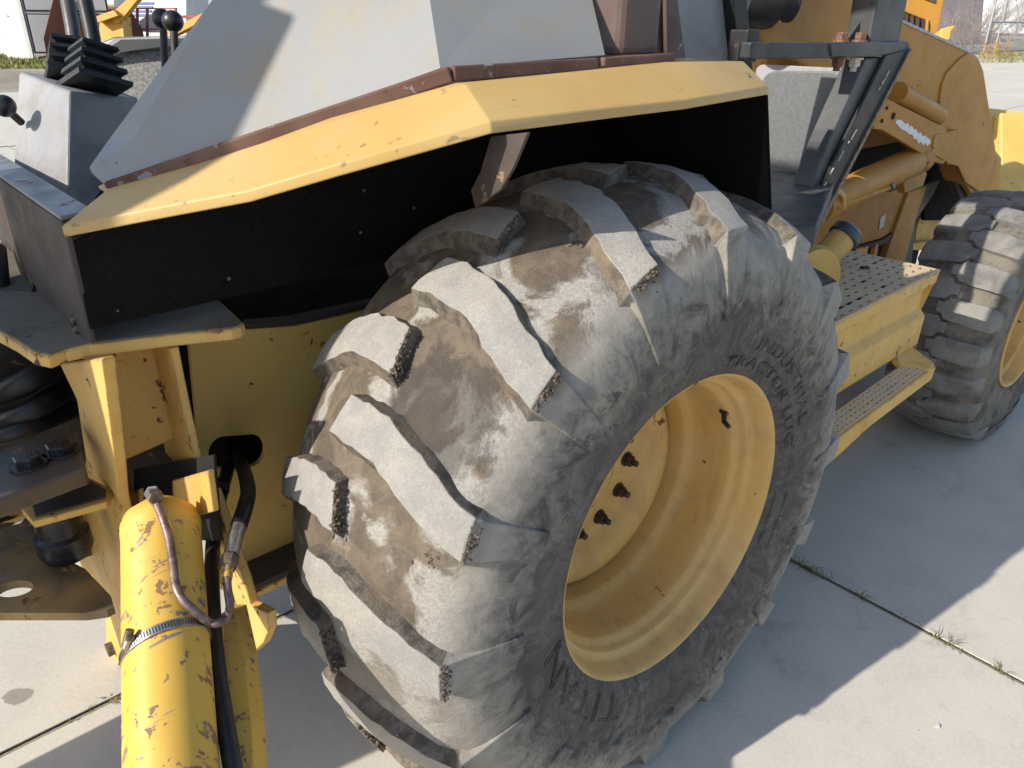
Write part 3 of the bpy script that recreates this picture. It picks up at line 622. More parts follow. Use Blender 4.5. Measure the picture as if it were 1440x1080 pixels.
# ------------------------------------------------------------------ rear plate, deck and frame
XP = -0.851
rpx = lambda x, y, X=XP: PX(x, y, X)
prism("rear_plate", [rpx(93, 333), rpx(86, 312), rpx(0, 252), rpx(-60, 210), rpx(-60, 270), rpx(0, 318), rpx(14, 345), rpx(34, 402), rpx(62, 427), rpx(128, 483)], (0.008, 0, 0), plate_brown, B, 0.002)
c0 = rpx(86, 311); c1 = rpx(-60, 208)
prism("rear_plate_lip", [c0, c1, c1+Vector((0.045, 0, 0.004)), c0+Vector((0.045, -0.0, 0.004))], (0, 0, 0.006), paint("worn_sky_tinted_steel", (0.10, 0.10, 0.115), (0.16, 0.15, 0.15), chip=0.6, chipcol=(0.24, 0.20, 0.17), dirt=0.4, dirtcol=(0.11, 0.075, 0.06), rough=0.3), B, 0.002)  # blue-grey tone is sky light put into the lip's colour
for (x, y) in ((104, 448), (107, 462)):
    p = rpx(x, y); lathe("bolt_hole", [(0, 0.012), (0.004, 0.011), (0.004, 0.008), (0.0015, 0.007), (0.0015, 0.0)], p, (-1, 0, 0), dull_steel, bpy.data.objects["rear_plate"], seg=20)
ZD = 1.087
dk = [PZ(90, 493, ZD), PZ(125, 485, ZD), PZ(233, 472, ZD), PZ(325, 463, ZD), PZ(338, 459, ZD), PZ(344, 455, ZD), Vector((-0.61, 0.66, ZD)), Vector((-0.61, 1.3, ZD)), Vector((-0.90, 1.3, ZD)), PZ(-40, 440, ZD), PZ(-12, 463, ZD), PZ(20, 480, ZD), PZ(45, 497, ZD), PZ(68, 502, ZD)]
prism("rear_deck_flange", dk, (0, 0, -0.020), yellow_frame, B, 0.003)
dk2 = [p+Vector((0, 0.012, 0.0)) for p in dk]
prism("deck_top_sheet", [Vector((p.x+(0.004 if i in (0, 9, 10, 11, 12, 13) else -0.003), p.y+0.006, ZD-0.0015)) for i, p in enumerate(dk)], (0, 0, 0.004), paint("greasy_dark_deck", (0.10, 0.082, 0.062), (0.15, 0.125, 0.09), chip=0.5, chipcol=(0.05, 0.04, 0.036), rust=(0.12, 0.06, 0.04), dirt=0.6, dirtcol=(0.06, 0.05, 0.042), rough=0.7), B, 0.001)
# stabiliser mount ribs
X1 = -0.866
rib1 = [(143, 504), (150, 560), (160, 640), (166, 700), (180, 758), (186, 850), (182, 905), (160, 945), (150, 935), (148, 870), (150, 850), (112, 800), (108, 725), (120, 690), (120, 640), (108, 562), (84, 512)]
prism("mount_rib", [PX(x, y, X1) for x, y in rib1], (0.018, 0, 0), yellow_frame, B, 0.0025)
X2 = -0.745
rib2 = [(239, 490), (249, 540), (262, 600), (276, 660), (290, 700)]
o2 = [PX(x, y, X2) for x, y in rib2]
prism("mount_rib", o2+[Vector((X2, 0.66, o2[-1].z)), Vector((X2, 0.66, o2[0].z))], (0.014, 0, 0), yellow_frame, B, 0.002)
prism("mount_back_panel", [(-0.85, 0.60, 1.07), (-0.74, 0.60, 1.07), (-0.735, 0.585, 0.86), (-0.855, 0.585, 0.845)], (0, 0.006, 0), yellow_frame, B, 0.001)
# cross plate with the notch that takes the cylinder head
prism("mount_cross_plate", [PX(150, 700, -0.80), PX(195, 688, -0.80), PX(196, 735, -0.80), PX(150, 760, -0.80)], (0.01, 0, 0), yellow_frame, B, 0.002)
prism("mount_cross_plate", [PX(242, 676, -0.775), PX(292, 662, -0.775), PX(300, 720, -0.775), PX(244, 735, -0.775)], (0.01, 0, 0), yellow_frame, B, 0.002)
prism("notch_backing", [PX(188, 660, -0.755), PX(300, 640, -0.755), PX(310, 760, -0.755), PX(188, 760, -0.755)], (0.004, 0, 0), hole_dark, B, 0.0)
# pivot plates of the stabiliser leg
prism("pivot_plate", [PX(x, y, -0.735) for x, y in ((286, 690), (298, 690), (318, 745), (342, 815), (352, 850), (376, 862), (378, 885), (370, 905), (352, 922), (346, 918), (340, 880), (318, 800), (300, 740))], (0.016, 0, 0), yellow_frame, B, 0.002)
lathe("pivot_pin", [(0, 0.0), (0, 0.018), (0.03, 0.018), (0.032, 0.0)], PX(150, 915, X1-0.016), (1, 0, 0), dull_steel, B, seg=24)
# chassis side with the oval hose hole
YS = 0.652
def holed(name, outer, hole, vec, mat, parent):
    bm = bmesh.new(); ov = [bm.verts.new(p) for p in outer]; hv = [bm.verts.new(p) for p in hole]
    es = [bm.edges.new((l[i], l[(i+1) % len(l)])) for l in (ov, hv) for i in range(len(l))]
    bmesh.ops.triangle_fill(bm, edges=es, use_beauty=True)
    g = bmesh.ops.extrude_face_region(bm, geom=bm.faces[:])
    for v in [e for e in g["geom"] if isinstance(e, bmesh.types.BMVert)]: v.co += Vector(vec)
    bmesh.ops.recalc_face_normals(bm, faces=bm.faces); me = bpy.data.meshes.new(name); bm.to_mesh(me); bm.free()
    return finish(name, me, mat, parent)
hole = []
for k in range(32):
    a = 2*math.pi*k/32; cx = 333+(18 if math.cos(a) > 0 else -18)+22*math.cos(a); cy = 635+23*math.sin(a)-(cx-333)*0.08; hole.append(PY(cx, cy, YS))
holed("chassis_side", [PY(265, 470, YS), PY(352, 463, YS), PY(413, 459, YS), PY(480, 444, YS), PY(545, 428, YS), Vector((0.5, YS, 1.0)), Vector((0.5, YS, 0.44)), PY(435, 800, YS), PY(345, 815, YS), PY(300, 830, YS)], hole, (0, 0.012, 0), yellow_side, B)
prism("chassis_top_edge", [PY(350, 463, YS-0.012), PY(413, 458, YS-0.012), PY(480, 443, YS-0.012), PY(548, 427, YS-0.012), PY(548, 420, YS-0.012), PY(480, 435, YS-0.012), PY(413, 449, YS-0.012), PY(350, 455, YS-0.012)], (0, 0.03, 0), plate_brown, B, 0.002)
block("chassis_core", (-0.62, YS+0.05, 0.5), (0.9, 1.35, 0.98), well_black, B, 0.01)
cr0 = PY(345, 812, .60); 
prism("chassis_bottom_rail", [(-0.70, 0.56, cr0.z-0.03), (0.45, 0.56, cr0.z-0.03), (0.45, 0.70, cr0.z-0.03), (-0.70, 0.70, cr0.z-0.03)], (0, 0, 0.016), yellow_frame, B, 0.002)
prism("rail_top_grime", [(-0.69, 0.565, cr0.z-0.0135), (0.44, 0.565, cr0.z-0.0135), (0.44, 0.65, cr0.z-0.0135), (-0.69, 0.65, cr0.z-0.0135)], (0, 0, 0.012), plate_brown, B, 0.003)
lathe("frame_pin", [(0, 0), (0, 0.018), (0.02, 0.02), (0.03, 0.02), (0.03, 0)], PY(300, 682, .60), (0, -1, 0), grease, B, seg=24)

# ------------------------------------------------------------------ stabiliser cylinder, hoses and lines
def cy(y): return 1.2+(753-y)*0.0006
cax = [(224, 700), (226, 722), (228, 753), (240, 1053), (248, 1230)]
cp = [PD(x, y, cy(y)) for x, y in cax]; cdir = (cp[-1]-cp[1]).normalized()
cyl_o = lathe("stabiliser_cylinder", [(-0.012, 0.0), (-0.012, 0.034), (0.0, 0.046), (0.008, 0.055), (0.018, 0.0575), (0.021, 0.0592), (0.037, 0.0592), (0.039, 0.0580), (0.62, 0.0580), (0.622, 0.0)], cp[1], cdir, yellow_cyl, B, seg=64, label="scuffed yellow hydraulic cylinder with bare metal scrapes", ang=50)
def cylhit(x, y, rad=0.058):
    """where the view ray meets the cylinder barrel"""
    d0 = ray(x, y).normalized(); w0 = CAMP-cp[1]; dp = d0-cdir*d0.dot(cdir); wp = w0-cdir*w0.dot(cdir)
    a_ = dp.dot(dp); b_ = 2*dp.dot(wp); c_ = wp.dot(wp)-rad*rad; disc = b_*b_-4*a_*c_
    if disc < 0: disc = 0
    return CAMP+d0*((-b_-math.sqrt(disc))/(2*a_))
def axis_at(x, y):
    h = cylhit(x, y); return cp[1]+cdir*(h-cp[1]).dot(cdir)
# band clamp
cc = axis_at(238, 884); tilt = (cdir+0.24*rt-cdir*0.0).normalized()
bc = lathe("band_clamp", [(-0.0065, 0.0575), (-0.0065, 0.0612), (0.0065, 0.0612), (0.0065, 0.0575)], cc, tilt, steel, B, seg=72, closed=True)
dd, ss, uu = frame(tilt)
for k in range(96):
    a = 2*math.pi*k/96; e = ss*math.cos(a)+uu*math.sin(a)
    if e.dot((CAMP-cc).normalized()) > 0.1: beam("clamp_slot", cc+e*0.0612-tilt*0.0042, cc+e*0.0612+tilt*0.0042, 0.0014, 0.0007, nut_steel, bc, upd=e, bevel=0)
sp = cylhit(181, 902, 0.062); beam("clamp_screw", sp-upv*0.010-rt*0.004, sp+upv*0.008+rt*0.002, 0.013, 0.013, steel, bc, upd=tilt, bevel=0.003)
tube("clamp_screw", [sp+upv*0.004-fwd*0.004, sp+upv*0.017+rt*0.004-fwd*0.004], 0.006, dull_steel, bc, seg=10)
# elbow fitting and steel line
el = PD(221, 703, 1.165)
hexnut("elbow_fitting", PD(218, 700, 1.17), (PD(205, 678, 1.12)-PD(218, 700, 1.17)), 0.0125, 0.022, steel, B, washer=False)
hexnut("elbow_fitting", PD(216, 694, 1.16), (PD(224, 712, 1.13)-PD(216, 694, 1.16)), 0.0115, 0.016, dull_steel, B, washer=False)
line = smoothpath([cylhit(218, 704, 0.066), cylhit(228, 726, 0.068), cylhit(237, 755, 0.066), cylhit(243, 790, 0.066), cylhit(247, 822, 0.067), cylhit(255, 841, 0.068), cylhit(270, 856, 0.068), cylhit(284, 868, 0.068), cylhit(296, 876, 0.068), cylhit(304, 877, 0.075), PD(316, 871, 1.12), PD(323, 855, 1.12), PD(321, 835, 1.13), PD(319, 812, 1.145)], 6)
tube("hydraulic_line", line, 0.0062, zinc_pipe, B, seg=14)
tube("line_collar", [PD(318, 815, 1.145), PD(320, 796, 1.165)], [0.009, 0.0095], yellow_cyl, B, seg=16)
hexnut("line_nut", PD(320, 798, 1.163), PD(327, 770, 1.19)-PD(320, 798, 1.163), 0.0145, 0.022, dull_steel, B, washer=False)
tube("hose_ferrule", [PD(325, 780, 1.185), PD(330, 758, 1.205), PD(336, 738, 1.23)], [0.0115, 0.0125, 0.0125], steel, B, seg=16)
hose = lambda pts, r: tube("hydraulic_hose", smoothpath(pts, 8), r, hose_rubber, B, seg=16)
hose([PD(335, 742, 1.225), PD(345, 712, 1.28), PD(349, 690, 1.36), PD(344, 665, 1.45), PD(336, 645, 1.56), PD(333, 635, 1.66)], 0.0135)
hose([PD(328, 638, 1.66), PD(322, 655, 1.54), PD(312, 690, 1.46), PD(302, 740, 1.38), PD(298, 800, 1.28), PD(299, 860, 1.19), PD(304, 930, 1.12), PD(314, 1000, 1.06), PD(326, 1070, 1.01), PD(338, 1150, 0.97)], 0.0128)
# stabiliser leg beside the cylinder
lg = [PD(322, 862, 1.24), PD(328, 930, 1.16), PD(334, 1020, 1.08), PD(340, 1180, 0.98)]
vs = []; fs = []
for i, p in enumerate(lg):
    wd = (0.012, 0.020, 0.022, 0.022)[i]; nrm = -fwd
    vs += [p-rt*wd+nrm*0.006, p-rt*wd*0.2+nrm*0.018, p+rt*wd+nrm*0.004, p+rt*wd+fwd*0.05, p-rt*wd+fwd*0.05]
for i in range(3):
    for k in range(5): fs.append([i*5+k, i*5+(k+1) % 5, i*5+5+(k+1) % 5, i*5+5+k])
fs += [[0, 1, 2, 3, 4], [15, 16, 17, 18, 19]]
raw("stabiliser_leg", vs, fs, yellow_cyl, B, bevel=0.002)

# ------------------------------------------------------------------ swing frame behind the stabiliser
ZB = 0.905
prism("swing_plate", [PZ(x, y, ZB) for x, y in ((-40, 652), (5, 632), (100, 594), (112, 622), (120, 656), (26, 690), (-30, 712))], (0, 0, -0.034), paint("oily_dark_casting", (0.035, 0.03, 0.026), (0.075, 0.06, 0.045), chip=0.45, chipcol=(0.30, 0.20, 0.08), dirt=0.6, dirtcol=(0.02, 0.018, 0.016), rough=0.3), B, 0.005)
for (x, y) in ((41, 654), (86, 636)):
    hexnut("swing_bolt", PZ(x, y, ZB), (0, 0, 1), 0.021, 0.012, grease, B)
oily = bpy.data.materials["oily_dark_casting"]
ZB2 = 0.815
prism("lug_plate", [PZ(x, y, ZB2) for x, y in ((46, 733), (150, 705), (158, 688), (120, 668), (36, 700), (30, 715))], (0, 0, -0.014), yellow_frame, B, 0.002)
prism("lug_plate_grime", [PZ(x, y, ZB2+0.0005) for x, y in ((50, 728), (148, 701), (150, 690), (118, 672), (42, 702))], (0, 0, 0.003), oily, B, 0.001)
pc = PD(84, 740, 1.36)
lathe("swing_pin_boss", [(0.0, 0.0), (0.0, 0.034), (0.05, 0.036), (0.055, 0.045), (0.085, 0.046), (0.10, 0.040), (0.104, 0.0)], pc+Vector((0, 0, 0.04)), (0, 0, -1), grease, B, seg=40)
ZB3 = pc.z-0.072
base_pts = [PZ(x, y, ZB3) for x, y in ((-60, 730), (0, 748), (60, 770), (120, 800), (156, 838), (160, 852), (150, 858), (120, 862), (-60, 862))]
hl = [PZ(20+27*math.cos(a), 828+11*math.sin(a)-4*math.cos(a), ZB3) for a in [2*math.pi*k/24 for k in range(24)]]
holed("swing_base_plate", base_pts, hl, (0, 0, -0.016), paint("oily_yellow_plate", (0.34, 0.22, 0.075), (0.08, 0.06, 0.04), chip=0.62, chipcol=(0.38, 0.25, 0.08), dirt=0.75, dirtcol=(0.025, 0.022, 0.022), rough=0.3), B)
tube("swing_cylinder_rod", [PD(-60, 742, 1.30), PD(36, 715, 1.42)], 0.024, chrome, B, seg=24)
tube("swing_rod_eye", [PD(30, 716, 1.41), PD(52, 710, 1.44)], 0.034, dull_steel, B, seg=24)
prism("swing_link", [PX(x, y, -0.96) for x, y in ((0, 660), (12, 655), (62, 760), (66, 800), (52, 800))], (0.014, 0, 0), dull_steel, B, 0.002)
hose([PD(-40, 560, 1.5), PD(20, 545, 1.45), PD(70, 518, 1.5), PD(110, 500, 1.7)], 0.024)
hose([PD(-40, 604, 1.5), PD(30, 585, 1.46), PD(80, 556, 1.52), PD(120, 535, 1.75)], 0.022)
hose([PD(-40, 628, 1.46), PD(30, 606, 1.45), PD(90, 582, 1.55), PD(125, 570, 1.75)], 0.017)
hose([PD(-40, 522, 1.7), PD(20, 512, 1.75), PD(70, 498, 1.8)], 0.016)
lathe("hose_coupling", [(0, 0.0), (0, 0.026), (0.012, 0.026), (0.014, 0.021), (0.026, 0.021), (0.028, 0.026), (0.04, 0.026), (0.042, 0.0)], PD(-6, 505, 1.62), rt, dull_steel, B, seg=20)
tube("grease_hose", [PD(10, 505, 1.62), PD(40, 495, 1.66)], 0.03, yellow_cyl, B, seg=20)
block("swing_tower", (-1.05, 0.98, 0.42), (-0.62, 1.32, 1.02), oily, B, 0.02)
tube("grab_handle", [PD(-6, 350, 1.45), PD(-2, 400, 1.42), PD(4, 428, 1.40)], [0.018, 0.019, 0.017], hose_rubber, B, seg=18)
tube("handle_arm", [PD(6, 412, 1.40), PD(58, 410, 1.40)], 0.011, black_paint, B, seg=12)
hexnut("handle_nut", PD(52, 412, 1.40), rt, 0.014, 0.012, black_paint, B)

# ------------------------------------------------------------------ operator controls
def quad(name, pts, mat, parent, th=0.01): 
    a, b, c = Vector(pts[0]), Vector(pts[1]), Vector(pts[2]); n = (b-a).cross(c-a).normalized(); 
    if n.dot(CAMP-a) < 0: n = -n
    return prism(name, pts, -n*th, mat, parent, 0.002)
DC = 1.52
k0 = PD(98, 128, DC); k1 = PD(95, 300, DC-0.03); kL0 = PD(26, 100, DC+0.13); kL1 = PD(17, 262, DC+0.10); kR0 = PD(196, 138, DC+0.22); kR1 = PD(190, 310, DC+0.2)
km = (kL0+kR0-k0); kb = (kL1+kR1-k1)
lev = raw("lever_console", [k0, kL0, km, kR0, k1, kL1, kb, kR1], [[0, 1, 2, 3], [4, 5, 6, 7], [0, 1, 5, 4], [1, 2, 6, 5], [2, 3, 7, 6], [3, 0, 4, 7]], grey_dark, B, bevel=0.008, seg=3, label="tapered grey lever console behind the seat")
# bellows boot
bc0 = PD(134, 122, DC+0.09); updir = (PD(112, 0, DC+0.1)-PD(128, 95, DC+0.1)).normalized()
pr = [(0.0, 0.0), (0.0, 0.076), (0.010, 0.078), (0.016, 0.056), (0.022, 0.052), (0.028, 0.068), (0.037, 0.066), (0.042, 0.046), (0.048, 0.044), (0.053, 0.060), (0.061, 0.058), (0.066, 0.04), (0.070, 0.039), (0.076, 0.053), (0.084, 0.050), (0.087, 0.03), (0.088, 0.0)]
lathe("lever_boot", pr, bc0, updir+0.12*rt, boot_rubber, B, seg=4, start=0.55, smooth=False)
lathe("lever_boot", pr, PD(104, 112, DC+0.17), updir, boot_rubber, B, seg=4, start=0.5, smooth=False)
for o in [x for x in bpy.data.objects if x.name.startswith("lever_boot")]:
    b = o.modifiers.new("bevel", 'BEVEL'); b.width = 0.014; b.segments = 3; b.limit_method = 'NONE'; b.use_clamp_overlap = True
tube("control_lever", [PD(136, 84, DC+0.10), PD(128, 40, DC+0.10), PD(117, -10, DC+0.09), PD(100, -120, DC+0.06)], 0.0155, black_paint, B, seg=18)
tube("control_lever", [PD(107, 80, DC+0.18), PD(102, 40, DC+0.18), PD(93, -10, DC+0.17), PD(80, -120, DC+0.14)], 0.0155, black_dusty, B, seg=18)
def ball(name, c, r, mat, parent): 
    lathe(name, [(-r*math.cos(math.pi*k/16), max(0, r*math.sin(math.pi*k/16))) for k in range(17)], c, (0, 0, 1), mat, parent, seg=32, ang=80)
for (x, y, D, xb, yb) in ((228, 27, 1.72, 233, 105), (243, 30, 1.66, 247, 95)):
    ball("lever_knob", PD(x, y, D), 0.0225, knob_plastic, B); tube("lever_rod", [PD(x+1, y, D), PD(xb, yb, D+0.02)], 0.0085, black_paint, B, seg=12)
ball("lever_knob", PD(6, 149, 1.55), 0.022, knob_plastic, B); tube("lever_rod", [PD(8, 152, 1.55), PD(30, 172, 1.6)], 0.008, black_paint, B, seg=12)
block("control_floor", (-0.84, 0.68, 1.10), (0.35, 1.45, 1.16), black_paint, B, 0.01)
# operator seat
sp = [PD(112, 64, 2.05), PD(160, 54, 2.05), PD(320, 52, 2.15), PD(330, 190, 2.1), PD(100, 190, 2.05), PD(120, 110, 2.05)]
st = prism("seat_back", sp, fwd*0.10, seat_vinyl, B, 0.02, label="weathered grey seat back", seg=3)
prism("seat_top_trim", [PD(105, 70, 2.03), PD(160, 50, 2.03), PD(330, 48, 2.13), PD(330, 56, 2.13), PD(172, 60, 2.03), PD(128, 84, 2.03)], fwd*0.14, grey_light, st, 0.012)
# folded backhoe boom standing behind the controls
prism("backhoe_boom", [(-1.55, 0.66, 0.75), (-1.95, 0.66, 0.75), (-2.15, 0.66, 2.35), (-1.72, 0.66, 2.35)], (0, 0.44, 0), yellow_loader, B, 0.01)
prism("backhoe_boom_tip", [(-1.73, 0.78, 2.34), (-2.14, 0.78, 2.34), (-2.0, 0.78, 3.0), (-1.72, 0.78, 3.0)], (0, 0.26, 0), yellow_loader, B, 0.01)
prism("backhoe_stick", [(-1.95, 0.80, 2.9), (-2.25, 0.80, 2.95), (-2.65, 0.80, 0.9), (-2.45, 0.80, 0.85)], (0, 0.22, 0), yellow_loader, B, 0.01)
block("swing_casting", (-1.95, 0.74, 0.45), (-1.22, 1.04, 0.78), yellow_frame, B, 0.02)

# ------------------------------------------------------------------ roof posts and cab frame
pb0 = PY(858, 82, .27); pb1 = PY(917, 80, .27)
prism("roof_post", [Vector((pb0.x, .25, 1.48)), Vector((pb1.x, .25, 1.48)), Vector((pb1.x, .34, 1.48)), Vector((pb0.x, .34, 1.48))], (0.02, 0, 1.05), rust_post, B, 0.022, seg=4, label="rust streaked steel roof post on the fender")
prism("post_strip", [PY(917, -60, .42), PY(937, -60, .42), PY(939, 80, .42), PY(918, 78, .42)], (0, 0.01, 0), rust_bar, B, 0.002)
prism("post_strip", [PY(936, -60, .40), PY(945, -60, .40), PY(966, 92, .40), PY(938, 90, .40)], (0, 0.01, 0), rust_post, B, 0.002)
prism("dash_side_panel", [PY(935, -60, .50), PY(1022, -60, .50), PY(1053, 95, .50), PY(1056, 160, .50), PY(940, 160, .50)], (0, 0.012, 0), grey_dark, B, 0.003)
lathe("panel_plug", [(0, 0), (0, 0.011), (0.004, 0.010), (0.004, 0)], PY(1032, 41, .499), (0, -1, 0), hole_dark, B, seg=18)
prism("cab_corner_post", [PY(1025, -60, .47), PY(1046, -60, .47), PY(1068, 200, .47), PY(1050, 200, .47)], (0, 0.05, 0), black_paint, B, 0.004)
beam("grab_bar", PY(1047, 71, .35), PY(1170, 71, .35), 0.03, 0.036, black_dusty, B, bevel=0.005)
block("bar_socket", tuple(PY(1047, 88, .37)), tuple(PY(1047, 88, .37)+Vector((0.05, 0.05, 0.07))), black_paint, B, 0.004)
bk = [PY(1168, 60, .33), PY(1278, 58, .33), PY(1282, 72, .33), PY(1232, 80, .33), PY(1170, 80, .33)]
brk = prism("cab_bracket", bk, (0, 0.07, 0), black_dusty, B, 0.004)
for (x, y, dn) in ((1183, 58, 1), (1209, 58, 1), (1179, 81, -1), (1203, 82, -1)):
    hexnut("bracket_bolt", PY(x, y, .36), (0, 0, dn), 0.016, 0.018, rust_bolt if dn > 0 or x < 1190 else pale_bolt, brk, washer=True, shank=0.012 if dn < 0 else 0.0)
prism("roof_post", [PY(1222, 64, .34), PY(1265, 62, .34), PY(1265, 62, .34)+Vector((0.02, 0.08, 0)), PY(1222, 64, .34)+Vector((0.02, 0.08, 0))], (-0.02, 0, 1.03), black_dusty, B, 0.008, label="black front roof post bolted to a bracket")
prism("post_gusset", [PY(1190, 58, .38), PY(1224, 60, .38), PY(1222, 14, .38)], (0, 0.008, 0), black_dusty, B, 0.001)
prism("cab_leg", [PY(1218, 82, .34), PY(1246, 80, .34), PY(1170, 240, .34), PY(1150, 312, .34), PY(1124, 310, .34), PY(1163, 205, .34)], (0, 0.06, 0), black_dusty, B, 0.004)
leg = prism("cab_leg_flange", [PY(1246, 78, .325), PY(1281, 68, .325), PY(1196, 232, .325), PY(1154, 314, .325), PY(1136, 313, .325), PY(1172, 230, .325)], (0, 0.012, 0), black_paint, B, 0.003)
prism("leg_edge_strip", [PY(1279, 72, .318), PY(1283, 69, .318), PY(1158, 314, .318), PY(1153, 314, .318)], (0, 0.02, 0), dull_steel, leg, 0.001)
for (x, y, l) in ((1250, 100, 22), (1243, 112, 6), (1238, 122, 5), (1204, 182, 16), (1194, 198, 4), (1186, 212, 16), (1172, 236, 10), (1162, 256, 8), (1152, 276, 6), (1143, 290, 9)):
    dx = -0.48; p0 = PY(x, y, .3235); p1 = PY(x+dx*l, y+l*0.88, .3235); beam("lit_leg_slot", p0, p1, 0.0016, 0.005, pale_bolt, leg, upd=(0, -1, 0), bevel=0)  # pale inlays painted as light showing through the slots
# lit dash panel
XD = 1.12
def rr(pts, r, n=5):
    out = []
    for i, p in enumerate(pts):
        a = Vector(pts[i-1]+(0,)); b = Vector(p+(0,)); c = Vector(pts[(i+1) % len(pts)]+(0,)); u1 = (a-b).normalized(); u2 = (c-b).normalized()
        for k in range(n+1):
            t = k/n; q = (b+u1*r)*(1-t)**2+b*2*t*(1-t)+(b+u2*r)*t*t; out.append((q.x, q.y))
    return out
pf = prism("dash_panel_frame", [PX(x, y, XD) for x, y in rr([(1062, 90), (1207, 97), (1172, 250), (1062, 250)], 14)], (0.012, 0, 0), grey_dark, B, 0.003)
prism("dash_panel", [PX(x, y, XD-0.006) for x, y in rr([(1070, 99), (1193, 101), (1163, 244), (1070, 244)], 26)], (0.01, 0, 0), plain("scratched_grey_dash", (0.125, 0.13, 0.135), 0.5, 0.1, 0.12, 90, 0.4), B, 0.004, label="sunlit pale grey dash panel with rounded corners")
prism("cab_floor", [PZ(1060, 240, 1.14), PZ(1180, 240, 1.14), PZ(1150, 316, 1.14), PZ(1060, 330, 1.14)], (0, 0, -0.05), black_dusty, B, 0.006)
prism("cab_floor_side", [PY(1086, 290, .28), PY(1140, 290, .28), PY(1128, 318, .28), PY(1092, 330, .28)], (0, 0.02, 0), black_paint, B, 0.004)
block("floor_under", (0.40, 0.50, 0.72), (1.1, 1.5, 1.08), well_black, B, 0.01)
rd = PD(1075, 275, 2.2)
tube("dash_lever", [Vector((0.86, 0.50, 1.12)), Vector((0.84, 0.53, 1.22))], 0.008, black_paint, B, seg=10); ball("dash_lever_knob", Vector((0.84, 0.53, 1.235)), 0.022, knob_plastic, B)
canopy = prism("roof_canopy", [(-0.3, 0.28, 2.5), (1.35, 0.28, 2.5), (1.35, 1.75, 2.5), (-0.3, 1.75, 2.5)], (0, 0, 0.07), black_paint, B, 0.02)

# ------------------------------------------------------------------ loader arm, linkage and engine side
YA = 0.61
pa = lambda L, Y=YA: [PY(x, y, Y) for x, y in L]
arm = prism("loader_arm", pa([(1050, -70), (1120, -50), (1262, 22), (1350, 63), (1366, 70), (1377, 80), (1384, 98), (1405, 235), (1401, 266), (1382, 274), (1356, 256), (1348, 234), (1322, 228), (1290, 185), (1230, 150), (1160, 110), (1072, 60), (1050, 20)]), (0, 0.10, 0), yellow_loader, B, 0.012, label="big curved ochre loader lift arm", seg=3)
prism("arm_cheek", pa([(1362, 74), (1347, 86), (1332, 102), (1325, 120), (1322, 140), (1320, 226), (1348, 234), (1358, 256), (1381, 272), (1400, 264), (1404, 235), (1383, 100), (1376, 82)], YA-0.008), (0, 0.012, 0), yellow_loader, arm, 0.003)
prism("arm_top_edge", pa([(1262, 24), (1352, 65), (1368, 72), (1366, 76), (1350, 69), (1262, 29)], YA-0.004), (0, 0.11, 0), plain("bare_edge_highlight", (0.30, 0.30, 0.33), 0.35, 0.6), arm, 0.002)  # bare metal edge strip with its bluish highlight put into the colour
lathe("arm_pivot_boss", [(0, 0), (0, 0.055), (0.05, 0.055), (0.055, 0.075), (0.07, 0.08), (0.16, 0.08), (0.16, 0)], PY(1114, 2, 0.56), (-0.9, 0.55, 0.1), black_paint, B, seg=36)
lathe("arm_pivot_ring", [(0, 0), (0, 0.073), (0.06, 0.073), (0.06, 0.0)], PY(1084, 0, 0.62), (-0.9, 0.55, 0.1), pale_bolt, B, seg=36)
for (x, y) in ((1080, 18), (1078, 24), (1092, 24)): hexnut("boss_bolt", PY(x, y, .58), (0, -1, -0.3), 0.012, 0.014, pale_bolt, B)
tube("arm_tube", [PY(1262, 130, 0.590), PY(1320, 163, 0.590)], 0.037, yellow_loader, B, seg=24)
lk = prism("link_plate", pa([(1226, 168), (1240, 141), (1250, 140), (1330, 180), (1338, 196), (1336, 220), (1326, 231), (1316, 228), (1240, 182), (1230, 182)], 0.5600), (0, 0.022, 0), yellow_loader, B, 0.003)
prism("link_cap", pa([(1316, 190), (1326, 188), (1334, 205), (1328, 226), (1314, 218), (1312, 204)], 0.5540), (0, 0.008, 0), yellow_loader, lk, 0.004)
dec = [(1259, 172), (1262, 168), (1268, 169), (1274, 175), (1276, 172), (1280, 179), (1282, 176), (1286, 183), (1288, 181), (1292, 188), (1295, 186), (1298, 192), (1302, 190), (1304, 194), (1308, 196), (1309, 201), (1304, 205), (1301, 201), (1299, 205), (1295, 199), (1292, 202), (1289, 195), (1286, 196), (1283, 189), (1279, 189), (1274, 184), (1268, 182)]
prism("torn_decal", pa(dec, 0.5585), (0, 0.001, 0), plain("torn_white_decal", (0.72, 0.71, 0.70), 0.6, 0, 0.06), lk, 0)
for (x, y, r) in ((1247, 152, 0.006), (1256, 163, 0.012), (1240, 170, 0.007), (1322, 236, 0.012)):
    lathe("link_hole", [(0, 0), (0, r), (0.003, r), (0.003, 0)], PY(x, y, 0.559), (0, -1, 0), hole_dark, lk, seg=16)
prism("link_end_lug", pa([(1333, 186), (1348, 182), (1346, 196), (1340, 225), (1334, 232), (1330, 226)], 0.5700), (0, 0.03, 0), yellow_loader, B, 0.003)
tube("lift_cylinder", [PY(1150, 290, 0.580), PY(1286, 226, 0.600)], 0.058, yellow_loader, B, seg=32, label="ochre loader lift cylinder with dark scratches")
tube("lift_cylinder_gland", [PY(1284, 227, 0.600), PY(1294, 222, 0.600)], 0.060, yellow_loader, B, seg=32)
tube("lift_rod", [PY(1292, 223, 0.600), PY(1330, 212, 0.610)], 0.026, dull_steel, B, seg=20)
tube("lift_line", [PY(1176, 292, 0.530), PY(1240, 268, 0.535), PY(1256, 262, 0.540)], 0.010, yellow_loader, B, seg=12)
hexnut("lift_line_nut", PY(1250, 264, 0.538), PY(1266, 258, 0.540)-PY(1250, 264, 0.538), 0.018, 0.03, dull_steel, B, washer=False)
